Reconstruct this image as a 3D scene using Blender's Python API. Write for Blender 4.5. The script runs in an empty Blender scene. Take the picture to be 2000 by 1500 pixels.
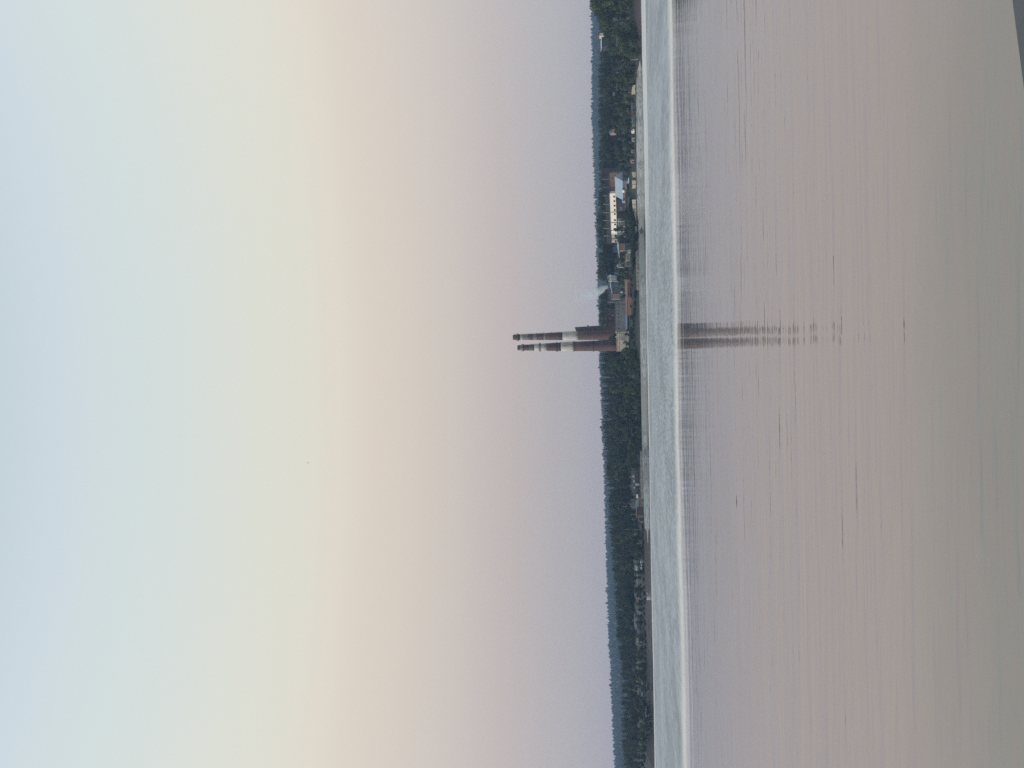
import bpy, math, random
from mathutils import Vector, Matrix

random.seed(11)
sc = bpy.context.scene
COL = sc.collection

# ------------------------------------------------------------------ camera
CAM = Vector((0.0, 0.0, 5.72))
FPX = 1500.0                      # focal length in pixels of the 2000 px long side
PITCH = math.atan(238.0 / FPX)
ROLL = math.radians(1.0)
F_ = Vector((0, math.cos(PITCH), math.sin(PITCH)))
U0 = Vector((0, -math.sin(PITCH), math.cos(PITCH)))
R0 = Vector((1, 0, 0))
R_ = R0 * math.cos(ROLL) - U0 * math.sin(ROLL)
U_ = U0 * math.cos(ROLL) + R0 * math.sin(ROLL)


def ray(X, Y):
    """direction through photograph pixel (X, Y); the photograph lies on its side."""
    return F_ + R_ * ((750.0 - Y) / FPX) - U_ * ((X - 1000.0) / FPX)


def at(X, Y, D):
    d = ray(X, Y)
    return CAM + d * (D / d.y)


def at_z(X, Y, z):
    d = ray(X, Y)
    return CAM + d * ((z - CAM.z) / d.z)


def lerp_table(tab, k):
    if k <= tab[0][0]:
        return tab[0][1]
    for (a, va), (b, vb) in zip(tab, tab[1:]):
        if k <= b:
            return va + (vb - va) * (k - a) / (b - a)
    return tab[-1][1]


cam_data = bpy.data.cameras.new("camera")
cam_data.sensor_width = 36.0
cam_data.lens = FPX / 2000.0 * 36.0
cam_data.clip_start = 0.1
cam_data.clip_end = 20000.0
cam = bpy.data.objects.new("camera", cam_data)
COL.objects.link(cam)
m = Matrix.Identity(4)
for i, v in enumerate((-U_, R_, -F_)):
    for j in range(3):
        m[j][i] = v[j]
for j in range(3):
    m[j][3] = CAM[j]
cam.matrix_world = m
sc.camera = cam

# ------------------------------------------------------------------ materials


def srgb(r, g, b):
    def c(x):
        x /= 255.0
        return x / 12.92 if x <= 0.04045 else ((x + 0.055) / 1.055) ** 2.4
    return (c(r), c(g), c(b), 1.0)


def new_mat(name):
    mt = bpy.data.materials.new(name)
    mt.use_nodes = True
    nt = mt.node_tree
    return mt, nt, nt.nodes["Principled BSDF"]


def N(nt, typ, **kw):
    n = nt.nodes.new(typ)
    for k, v in kw.items():
        setattr(n, k, v)
    return n


def link(nt, a, b):
    nt.links.new(a, b)


MATS = {}


def mat(name, c1, c2=None, scale=0.6, rough=0.85, stretch=(1, 1, 1), spots=None, contrast=(0.35, 0.68), metal=0.0):
    """weathered surface: two tones mixed by noise, optional third tone in blotches."""
    if name in MATS:
        return MATS[name]
    mt, nt, bs = new_mat(name)
    c2 = c2 or tuple(x * 0.72 for x in c1)
    tc = N(nt, "ShaderNodeTexCoord")
    mp = N(nt, "ShaderNodeMapping")
    mp.inputs["Scale"].default_value = stretch
    link(nt, tc.outputs["Object"], mp.inputs["Vector"])
    nz = N(nt, "ShaderNodeTexNoise")
    nz.inputs["Scale"].default_value = scale
    nz.inputs["Detail"].default_value = 6
    nz.inputs["Roughness"].default_value = 0.65
    link(nt, mp.outputs["Vector"], nz.inputs["Vector"])
    mr = N(nt, "ShaderNodeMapRange")
    mr.inputs["From Min"].default_value = contrast[0]
    mr.inputs["From Max"].default_value = contrast[1]
    link(nt, nz.outputs["Fac"], mr.inputs["Value"])
    mx = N(nt, "ShaderNodeMixRGB")
    mx.inputs["Color1"].default_value = (*c1[:3], 1)
    mx.inputs["Color2"].default_value = (*c2[:3], 1)
    link(nt, mr.outputs["Result"], mx.inputs["Fac"])
    out = mx.outputs["Color"]
    if spots:
        n2 = N(nt, "ShaderNodeTexNoise")
        n2.inputs["Scale"].default_value = scale * 2.7
        n2.inputs["Detail"].default_value = 3
        mp2 = N(nt, "ShaderNodeMapping")
        mp2.inputs["Location"].default_value = (7.3, 2.1, 5.5)
        link(nt, tc.outputs["Object"], mp2.inputs["Vector"])
        link(nt, mp2.outputs["Vector"], n2.inputs["Vector"])
        m2 = N(nt, "ShaderNodeMapRange")
        m2.inputs["From Min"].default_value = 0.54
        m2.inputs["From Max"].default_value = 0.66
        link(nt, n2.outputs["Fac"], m2.inputs["Value"])
        x2 = N(nt, "ShaderNodeMixRGB")
        x2.inputs["Color2"].default_value = (*spots[:3], 1)
        link(nt, out, x2.inputs["Color1"])
        link(nt, m2.outputs["Result"], x2.inputs["Fac"])
        out = x2.outputs["Color"]
    link(nt, out, bs.inputs["Base Color"])
    bs.inputs["Roughness"].default_value = rough
    bs.inputs["Metallic"].default_value = metal
    MATS[name] = mt
    return mt


def leaf_mat(name, c1, c2, scale=0.35, soft=True):
    if name in MATS:
        return MATS[name]
    mt, nt, bs = new_mat(name)
    oi = N(nt, "ShaderNodeObjectInfo")
    geo = N(nt, "ShaderNodeNewGeometry")
    nz = N(nt, "ShaderNodeTexNoise")
    nz.inputs["Scale"].default_value = scale
    nz.inputs["Detail"].default_value = 4
    link(nt, geo.outputs["Position"], nz.inputs["Vector"])
    ad = N(nt, "ShaderNodeMath", operation="MULTIPLY_ADD")
    ad.inputs[1].default_value = 0.9
    link(nt, oi.outputs["Random"], ad.inputs[0])
    sub = N(nt, "ShaderNodeMath", operation="MULTIPLY_ADD")
    sub.inputs[1].default_value = 2.2
    sub.inputs[2].default_value = -1.05
    link(nt, nz.outputs["Fac"], sub.inputs[0])
    link(nt, sub.outputs[0], ad.inputs[2])
    mx = N(nt, "ShaderNodeMixRGB")
    mx.inputs["Color1"].default_value = (*c1, 1)
    mx.inputs["Color2"].default_value = (*c2, 1)
    ad.use_clamp = True
    link(nt, ad.outputs[0], mx.inputs["Fac"])
    link(nt, mx.outputs["Color"], bs.inputs["Base Color"])
    bs.inputs["Roughness"].default_value = 0.75
    bs.inputs["Specular IOR Level"].default_value = 0.2
    if soft:      # leaves face outwards from the crown on the whole
        tco = N(nt, "ShaderNodeTexCoord")
        sb = N(nt, "ShaderNodeVectorMath", operation="SUBTRACT")
        sb.inputs[1].default_value = (0, 0, 0.45)
        link(nt, tco.outputs["Object"], sb.inputs[0])
        vt = N(nt, "ShaderNodeVectorTransform", vector_type="VECTOR", convert_from="OBJECT", convert_to="WORLD")
        link(nt, sb.outputs[0], vt.inputs[0])
        n1 = N(nt, "ShaderNodeVectorMath", operation="NORMALIZE")
        link(nt, vt.outputs[0], n1.inputs[0])
        s1 = N(nt, "ShaderNodeVectorMath", operation="SCALE")
        s1.inputs["Scale"].default_value = 0.9
        link(nt, n1.outputs[0], s1.inputs[0])
        a1_ = N(nt, "ShaderNodeVectorMath", operation="ADD")
        link(nt, s1.outputs[0], a1_.inputs[0])
        link(nt, geo.outputs["Normal"], a1_.inputs[1])
        n2_ = N(nt, "ShaderNodeVectorMath", operation="NORMALIZE")
        link(nt, a1_.outputs[0], n2_.inputs[0])
        link(nt, n2_.outputs[0], bs.inputs["Normal"])
    MATS[name] = mt
    return mt


M_DECID = leaf_mat("deciduous_leaves", (0.021, 0.034, 0.023), (0.052, 0.074, 0.042))
M_CONIF = leaf_mat("conifer_needles", (0.012, 0.023, 0.022), (0.030, 0.048, 0.040))
M_WILLOW = leaf_mat("willow_leaves", (0.022, 0.038, 0.021), (0.060, 0.088, 0.044))
M_BIRCHL = leaf_mat("birch_leaves", (0.022, 0.036, 0.027), (0.054, 0.076, 0.048))
M_BUSH = leaf_mat("bush_leaves", (0.019, 0.031, 0.020), (0.042, 0.058, 0.033))
M_WOODC = leaf_mat("wood_needles", (0.012, 0.023, 0.022), (0.030, 0.048, 0.040), soft=False)
M_WOODD = leaf_mat("wood_leaves", (0.021, 0.034, 0.023), (0.052, 0.074, 0.042), soft=False)
M_BARK = mat("bark", (0.055, 0.045, 0.038), (0.03, 0.025, 0.022), 3.0)
M_BIRCHB = mat("birch_bark", (0.42, 0.41, 0.39), (0.16, 0.15, 0.14), 1.6, stretch=(1, 1, 2.5))
M_GLASS = mat("dark_glass", (0.025, 0.028, 0.034), (0.015, 0.017, 0.02), 1.0, rough=0.15)
M_FRAME = mat("frame_paint", (0.30, 0.30, 0.29))

# ------------------------------------------------------------------ mesh building
WL = {}


class MB:
    def __init__(s):
        s.v, s.f = [], []

    def add(s, vs, fs):
        b = len(s.v)
        s.v += [tuple(p) for p in vs]
        s.f += [tuple(b + i for i in q) for q in fs]
        return s

    def hexa(s, p):
        """eight corners: bottom four, top four"""
        return s.add(p, [(0, 3, 2, 1), (4, 5, 6, 7), (0, 1, 5, 4), (1, 2, 6, 5), (2, 3, 7, 6), (3, 0, 4, 7)])

    def box(s, x0, x1, y0, y1, z0, z1):
        return s.hexa([(x0, y0, z0), (x1, y0, z0), (x1, y1, z0), (x0, y1, z0),
                       (x0, y0, z1), (x1, y0, z1), (x1, y1, z1), (x0, y1, z1)])

    def lathe(s, cx, cy, prof, n=24, cap=True):
        vs, fs = [], []
        for r, z in prof:
            for i in range(n):
                a = 2 * math.pi * i / n
                vs.append((cx + r * math.cos(a), cy + r * math.sin(a), z))
        for k in range(len(prof) - 1):
            for i in range(n):
                j = (i + 1) % n
                fs.append((k * n + i, k * n + j, (k + 1) * n + j, (k + 1) * n + i))
        if cap:
            fs.append(tuple(range(n - 1, -1, -1)))
            fs.append(tuple((len(prof) - 1) * n + i for i in range(n)))
        return s.add(vs, fs)

    def tube(s, pts, rads, n=6):
        vs, fs = [], []
        for k, p in enumerate(pts):
            p = Vector(p)
            q = Vector(pts[min(k + 1, len(pts) - 1)]) - Vector(pts[max(k - 1, 0)])
            q.normalize()
            a = q.orthogonal().normalized()
            b = q.cross(a)
            for i in range(n):
                t = 2 * math.pi * i / n
                vs.append(p + (a * math.cos(t) + b * math.sin(t)) * rads[k])
        for k in range(len(pts) - 1):
            for i in range(n):
                j = (i + 1) % n
                fs.append((k * n + i, k * n + j, (k + 1) * n + j, (k + 1) * n + i))
        fs.append(tuple(range(n - 1, -1, -1)))
        fs.append(tuple((len(pts) - 1) * n + i for i in range(n)))
        return s.add(vs, fs)

    def build(s, name, mt, parent=None, loc=None, smooth=False):
        me = bpy.data.meshes.new(name)
        off = Vector(loc) if loc is not None else (WL[parent.name] if parent else Vector())
        me.from_pydata([(Vector(p) - off) for p in s.v], [], s.f)
        me.materials.append(mt)
        if smooth:
            me.polygons.foreach_set("use_smooth", [True] * len(me.polygons))
        me.update()
        o = bpy.data.objects.new(name, me)
        COL.objects.link(o)
        if parent:
            o.parent = parent
        elif loc is not None:
            o.location = loc
        WL[o.name] = off
        return o


def tag(o, label=None, cat=None, group=None, kind=None):
    if label:
        o["label"] = label
    if cat:
        o["category"] = cat
    if group:
        o["group"] = group
    if kind:
        o["kind"] = kind
    return o


def thing(name, label, cat, loc, group=None):
    o = bpy.data.objects.new(name, None)
    o.empty_display_size = 0.5
    COL.objects.link(o)
    o.location = loc
    WL[o.name] = Vector(loc)
    return tag(o, label, cat, group)


# ------------------------------------------------------------------ terrain
W_TAB = [(0, 1249), (180, 1250), (300, 1251.5), (450, 1253), (560, 1256), (660, 1258), (750, 1259), (880, 1260.5),
         (960, 1263), (1050, 1265), (1160, 1267.4), (1300, 1269.5), (1415, 1272.4), (1500, 1275)]
SHORE = []
for Yi, X in W_TAB:
    p = at_z(X, Yi, 0.0)
    SHORE.append((p.x, p.y))
SHORE.sort()
SHORE = [(-2500, 380), (-400, 372)] + SHORE + [(400, 345), (2500, 330)]

FAR_TAB = [(0, 1155), (30, 1156), (80, 1158), (150, 1159), (250, 1158), (300, 1159), (400, 1164), (600, 1170), (700, 1172),
           (900, 1180), (1000, 1183), (1060, 1185), (1140, 1187), (1200, 1189.5), (1300, 1194), (1400, 1199.5), (1500, 1203.5)]
DFAR = 2200.0
RIDGE = []
for Yi, X in FAR_TAB:
    p = at(X, Yi, DFAR)
    RIDGE.append((p.x, p.z - 13.0))
RIDGE.sort()
RIDGE = [(-4000, 48), (-1700, 55)] + RIDGE + [(1700, 105), (4000, 90)]
STEP = [(-240, 0.0), (-60, 0.1), (82, 0.1), (94, 1.2), (120, 1.2), (135, 0.7), (240, 0.5)]
BANK = [(-240, 0.6), (-50, 0.7), (-36, 2.2), (10, 2.4), (22, 3.4), (112, 3.2), (125, 1.4), (240, 1.2)]
RISE = [(-240, 4.0), (-130, 4.5), (-60, 6.5), (0, 8.5), (60, 9.0), (130, 9.0), (240, 9.0)]


def shore(x):
    return lerp_table(SHORE, x)


def sstep(a, b, t):
    t = max(0.0, min(1.0, (t - a) / (b - a)))
    return t * t * (3 - 2 * t)


def ground_z(x, y):
    s = y - shore(x)
    if s < 0:
        return max(-3.0, s * 0.3)
    z = 0.2 * min(s, 9.0)
    z += lerp_table(STEP, x) * sstep(6.8, 9.2, s)
    z += 0.06 * max(0.0, min(s - 9, 10.0))
    z += lerp_table(BANK, x) * sstep(10.5, 24, s)
    z += lerp_table(RISE, x) * sstep(15, 130, s)
    z += 4.0 * sstep(130, 700, s)
    if y > 900:
        rz = lerp_table(RIDGE, x)
        z += (rz - z) * sstep(950, DFAR, y)
        z -= 70 * sstep(DFAR + 100, 3800, y)
    return z


def axis(segs):
    out = []
    for a, b, st in segs:
        n = max(1, int(round((b - a) / st)))
        out += [a + (b - a) * i / n for i in range(n)]
    out.append(segs[-1][1])
    return out


gx = axis([(-3600, -1600, 200), (-1600, -400, 60), (-400, 400, 6), (400, 1600, 60), (1600, 3600, 200)])
gy = axis([(310, 345, 6), (345, 470, 2), (470, 620, 6), (620, 1000, 30), (1000, 2600, 60), (2600, 4000, 200)])
g = MB()
rt = random.Random(3)
vs = []
for y in gy:
    for x in gx:
        z = ground_z(x, y)
        s = y - shore(x)
        if s > 6:
            z += (rt.random() - 0.5) * min(0.5, (s - 6) * 0.05)
        vs.append((x, y, z))
nx = len(gx)
fs = []
for j in range(len(gy) - 1):
    for i in range(nx - 1):
        a = j * nx + i
        fs.append((a, a + 1, a + nx + 1, a + nx))
g.add(vs, fs)
M_GROUND, nt, bs = new_mat("ground_soil_and_grass")
geo = N(nt, "ShaderNodeNewGeometry")
sep = N(nt, "ShaderNodeSeparateXYZ")
link(nt, geo.outputs["Position"], sep.inputs[0])
nz = N(nt, "ShaderNodeTexNoise")
nz.inputs["Scale"].default_value = 0.07
nz.inputs["Detail"].default_value = 8
link(nt, geo.outputs["Position"], nz.inputs["Vector"])
nz2 = N(nt, "ShaderNodeTexNoise")
nz2.inputs["Scale"].default_value = 0.9
nz2.inputs["Detail"].default_value = 6
link(nt, geo.outputs["Position"], nz2.inputs["Vector"])
mz = N(nt, "ShaderNodeMapRange")
mz.inputs["From Min"].default_value = 0.9
mz.inputs["From Max"].default_value = 4.4
link(nt, sep.outputs["Z"], mz.inputs["Value"])
ma = N(nt, "ShaderNodeMath", operation="MULTIPLY_ADD")
ma.inputs[1].default_value = 2.4
ma.inputs[2].default_value = -1.2
link(nt, nz.outputs["Fac"], ma.inputs[0])
mb_ = N(nt, "ShaderNodeMath", operation="ADD", use_clamp=True)
link(nt, ma.outputs[0], mb_.inputs[0])
link(nt, mz.outputs[0], mb_.inputs[1])
soil = N(nt, "ShaderNodeMixRGB")
soil.inputs["Color1"].default_value = (0.070, 0.055, 0.055, 1)
soil.inputs["Color2"].default_value = (0.050, 0.038, 0.036, 1)
link(nt, nz2.outputs["Fac"], soil.inputs["Fac"])
gr = N(nt, "ShaderNodeMixRGB")
gr.inputs["Color1"].default_value = (0.020, 0.031, 0.019, 1)
gr.inputs["Color2"].default_value = (0.034, 0.043, 0.027, 1)
gm = N(nt, "ShaderNodeMapRange")
gm.inputs["From Min"].default_value = 0.35
gm.inputs["From Max"].default_value = 0.65
link(nt, nz.outputs["Fac"], gm.inputs["Value"])
link(nt, gm.outputs["Result"], gr.inputs["Fac"])
mxg = N(nt, "ShaderNodeMixRGB")
link(nt, mb_.outputs[0], mxg.inputs["Fac"])
link(nt, soil.outputs["Color"], mxg.inputs["Color1"])
link(nt, gr.outputs["Color"], mxg.inputs["Color2"])
link(nt, mxg.outputs["Color"], bs.inputs["Base Color"])
bs.inputs["Roughness"].default_value = 0.95
ground = g.build("ground", M_GROUND)
tag(ground, "brown shore bank and grassy ground rising to far wooded hills", None, None, "structure")

# ------------------------------------------------------------------ water
M_WATER, nt, bs = new_mat("lake_water")
geo = N(nt, "ShaderNodeNewGeometry")
sep = N(nt, "ShaderNodeSeparateXYZ")
link(nt, geo.outputs["Position"], sep.inputs[0])


def noise(nt, scale_vec, scale, detail=3, rough=0.5, loc=(0, 0, 0)):
    mp = N(nt, "ShaderNodeMapping")
    mp.inputs["Scale"].default_value = scale_vec
    mp.inputs["Location"].default_value = loc
    link(nt, geo.outputs["Position"], mp.inputs["Vector"])
    n = N(nt, "ShaderNodeTexNoise")
    n.inputs["Scale"].default_value = scale
    n.inputs["Detail"].default_value = detail
    n.inputs["Roughness"].default_value = rough
    link(nt, mp.outputs["Vector"], n.inputs["Vector"])
    return n.outputs["Fac"]


def math_(op, a, b=None, c=None, clamp=False):
    n = N(nt, "ShaderNodeMath", operation=op, use_clamp=clamp)
    for i, q in enumerate((a, b, c)):
        if q is None:
            continue
        if isinstance(q, (int, float)):
            n.inputs[i].default_value = q
        else:
            link(nt, q, n.inputs[i])
    return n.outputs[0]


def smooth(val, a, b):
    n = N(nt, "ShaderNodeMapRange", interpolation_type="SMOOTHSTEP")
    n.inputs["From Min"].default_value = a
    n.inputs["From Max"].default_value = b
    link(nt, val, n.inputs["Value"])
    return n.outputs["Result"]


edge = noise(nt, (1, 0.25, 1), 0.02, 4, 0.6)
ysc = math_("MULTIPLY", sep.outputs["Y"], 6.0 / 5.72)
yy = math_("MULTIPLY_ADD", math_("SUBTRACT", edge, 0.5), 24.0, ysc)
# distance from the far shore changes a little along x
edge2 = noise(nt, (1, 0.6, 1), 0.012, 5, 0.65, (31, 5, 0))
yf = math_("MULTIPLY_ADD", math_("SUBTRACT", edge2, 0.5), 60.0, ysc)
shorecalm = smooth(yf, 318, 346)
ruf = math_("MULTIPLY", smooth(yy, 104, 112), math_("SUBTRACT", 1.0, shorecalm))
pat = noise(nt, (1.25, 0.15, 1), 1.15, 3, 0.75, (3, 9, 0))
pat2 = noise(nt, (0.1, 0.03, 1), 0.9, 3, 0.6, (3, 19, 0))
xr = smooth(sep.outputs["X"], 20, 85)
sky_glint = math_("MULTIPLY", smooth(yy, 96.0, 101), math_("SUBTRACT", 1.0, smooth(yy, 106, 124)))  # pale strips: reflected bright sky painted into the base colour
sky_glint2 = math_("MULTIPLY", smooth(yf, 312, 322), math_("SUBTRACT", 1.0, smooth(yf, 334, 348)))
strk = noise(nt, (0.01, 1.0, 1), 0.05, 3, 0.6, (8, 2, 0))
sky_glint3 = math_("MULTIPLY", math_("MULTIPLY", smooth(yf, 235, 265), math_("SUBTRACT", 1.0, smooth(yf, 318, 345))), math_("MULTIPLY", xr, smooth(strk, 0.40, 0.56)))
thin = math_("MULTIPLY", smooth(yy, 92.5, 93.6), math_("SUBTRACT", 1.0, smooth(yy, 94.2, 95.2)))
sky_glint = math_("MAXIMUM", sky_glint, math_("MULTIPLY", thin, 0.6))
glint = math_("MAXIMUM", sky_glint, math_("MULTIPLY", math_("MAXIMUM", sky_glint2, sky_glint3), 0.75))
# ripples: crests run across the view
w1 = noise(nt, (0.10, 1.0, 1), 0.55, 3, 0.55, (0, 0, 0))
w2 = noise(nt, (0.16, 1.0, 1), 1.9, 3, 0.5, (5, 0, 2))
w3 = noise(nt, (0.4, 1.0, 1), 6.0, 2, 0.5, (9, 3, 0))
calm = noise(nt, (0.3, 1, 1), 0.05, 3, 0.6, (2, 17, 0))
h = math_("MULTIPLY_ADD", w1, 0.046, math_("MULTIPLY_ADD", w2, 0.018, math_("MULTIPLY", w3, 0.0012)))
h = math_("MULTIPLY", h, math_("MULTIPLY_ADD", calm, 1.6, 0.25))
h = math_("MULTIPLY", h, math_("MULTIPLY_ADD", shorecalm, -0.93, 1.0))
h = math_("MULTIPLY", h, math_("SUBTRACT", 1.75, math_("MULTIPLY", smooth(ysc, 20, 58), 1.17)))
rw = noise(nt, (0.6, 1, 1), 1.4, 4, 0.7, (1, 4, 0))
h = math_("MULTIPLY_ADD", math_("MULTIPLY", rw, ruf), 0.10, h)
bp = N(nt, "ShaderNodeBump")
bp.inputs["Strength"].default_value = 1.0
bp.inputs["Distance"].default_value = 1.0
link(nt, h, bp.inputs["Height"])
link(nt, bp.outputs["Normal"], bs.inputs["Normal"])
ro = math_("MULTIPLY_ADD", ruf, 0.40, 0.05)
pp = math_("ADD", math_("SUBTRACT", pat, 0.5), math_("MULTIPLY", math_("SUBTRACT", pat2, 0.5), 0.6))
ro = math_("MULTIPLY_ADD", math_("MULTIPLY", pp, ruf), 0.75, ro)
ro = math_("MAXIMUM", ro, 0.012)
link(nt, ro, bs.inputs["Roughness"])
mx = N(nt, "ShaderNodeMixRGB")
rb = N(nt, "ShaderNodeMixRGB")  # ruffled band: bluish reflection of the high sky painted into the colour
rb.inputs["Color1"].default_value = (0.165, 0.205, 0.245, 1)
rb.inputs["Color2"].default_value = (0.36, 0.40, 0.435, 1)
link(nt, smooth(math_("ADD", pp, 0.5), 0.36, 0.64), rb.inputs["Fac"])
cb_ = N(nt, "ShaderNodeMixRGB")
murk = N(nt, "ShaderNodeMixRGB")  # water colour by distance, painted to follow the reflected brightness
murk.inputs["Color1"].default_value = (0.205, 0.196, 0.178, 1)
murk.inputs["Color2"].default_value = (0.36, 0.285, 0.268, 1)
tint_n = noise(nt, (0.3, 1, 1), 0.25, 3, 0.6, (12, 7, 0))
link(nt, smooth(math_("MULTIPLY_ADD", math_("SUBTRACT", tint_n, 0.5), 6.0, sep.outputs["Y"]), 9.5, 20.0), murk.inputs["Fac"])
clear = N(nt, "ShaderNodeMixRGB")  # far water painted darker so the dark reflections hold
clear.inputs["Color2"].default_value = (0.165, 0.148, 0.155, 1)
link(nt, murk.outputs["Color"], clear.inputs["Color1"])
link(nt, smooth(math_("MULTIPLY_ADD", math_("SUBTRACT", tint_n, 0.5), 20.0, sep.outputs["Y"]), 30.0, 75.0), clear.inputs["Fac"])
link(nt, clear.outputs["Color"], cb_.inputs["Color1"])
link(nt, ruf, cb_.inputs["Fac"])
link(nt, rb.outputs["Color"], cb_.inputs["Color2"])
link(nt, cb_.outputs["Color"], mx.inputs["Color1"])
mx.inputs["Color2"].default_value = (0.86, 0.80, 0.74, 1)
link(nt, glint, mx.inputs["Fac"])
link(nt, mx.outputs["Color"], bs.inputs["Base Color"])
bs.inputs["IOR"].default_value = 1.85
spk = math_("MULTIPLY", math_("SUBTRACT", smooth(math_("ADD", pp, 0.5), 0.33, 0.67), 0.5), ruf)
link(nt, math_("MAXIMUM", math_("MULTIPLY_ADD", spk, 0.75, math_("MULTIPLY_ADD", glint, -0.42, 0.5)), 0.04), bs.inputs["Specular IOR Level"])
wm = MB()
wx = axis([(-3600, -300, 300), (-300, 300, 50), (300, 3600, 300)])
wy = axis([(-300, 460, 40)])
vs = [(x, y, 0.0) for y in wy for x in wx]
fs = []
for j in range(len(wy) - 1):
    for i in range(len(wx) - 1):
        a = j * len(wx) + i
        fs.append((a, a + 1, a + len(wx) + 1, a + len(wx)))
wm.add(vs, fs)
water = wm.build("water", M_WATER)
tag(water, "calm pinkish grey lake with a ruffled blue band far out", None, None, "structure")
bed = MB().box(-3600, 3600, -300, 420, -6, -4).build("lake_bed", mat("lake_mud", (0.06, 0.055, 0.045)))
tag(bed, "muddy bed under the lake", None, None, "structure")

# ------------------------------------------------------------------ embankment
EMB_TAB = [(118, 1.5), (130, 6.0), (180, 7.0), (300, 8.0), (412, 7.6), (420, 6.0), (520, 6.2), (532, 7.2), (700, 7.0), (880, 6.0), (1000, 6.0), (1035, 5.0), (1062, 0.4)]
M_EMB, nt, bs = new_mat("streaked_concrete_slabs")
geo = N(nt, "ShaderNodeNewGeometry")
a1 = noise(nt, (0.11, 0.5, 0.9), 1.0, 5, 0.6)
a2 = noise(nt, (0.5, 1.0, 1.6), 1.0, 4, 0.6, (4, 2, 8))
a3 = noise(nt, (0.02, 0.1, 0.1), 1.0, 2, 0.5, (4, 2, 8))
cr = N(nt, "ShaderNodeMixRGB")
cr.inputs["Color1"].default_value = (0.40, 0.40, 0.385, 1)
cr.inputs["Color2"].default_value = (0.10, 0.10, 0.105, 1)
link(nt, smooth(math_("MULTIPLY_ADD", a2, 0.45, math_("MULTIPLY", a1, 0.6)), 0.46, 0.66), cr.inputs["Fac"])
cs = N(nt, "ShaderNodeMixRGB")
cs.inputs["Color2"].default_value = (0.25, 0.245, 0.22, 1)
link(nt, cr.outputs["Color"], cs.inputs["Color1"])
link(nt, smooth(a3, 0.45, 0.62), cs.inputs["Fac"])
link(nt, cs.outputs["Color"], bs.inputs["Base Color"])
bs.inputs["Roughness"].default_value = 0.9
e = MB()
prev = None
Ys = [118 + 6 * i for i in range(158)]
rows = []
for Yi in Ys:
    p = at_z(lerp_table(W_TAB, Yi), Yi, 0.0)
    hz = lerp_table(EMB_TAB, Yi) * p.y / FPX
    x, y = p.x, p.y
    rows.append([(x, y - 2.2, -0.8), (x, y + 0.2, 0.15), (x, y + 6.5, max(0.2, hz)), (x, y + 7.6, max(0.2, hz)), (x, y + 7.8, -0.8)])
vs = [q for r in rows for q in r]
fs = []
for k in range(len(rows) - 1):
    for i in range(4):
        a = k * 5 + i
        fs.append((a, a + 5, a + 6, a + 1))
fs.append((0, 1, 2, 3, 4))
n0 = (len(rows) - 1) * 5
fs.append((n0 + 4, n0 + 3, n0 + 2, n0 + 1, n0))
e.add(vs, fs)
emb = e.build("embankment", M_EMB, None, at_z(1258, 660, 0.0))
tag(emb, "low sloping grey concrete embankment with dark streaks along the far waterline", "embankment")

# ------------------------------------------------------------------ facades


def near_shore(Yi, off, X=1245):
    """depth of the point `off` metres inland of the waterline on photograph row Yi"""
    D = 420.0
    for _ in range(8):
        D = shore(at(X, Yi, D).x) + off
    return D


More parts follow.
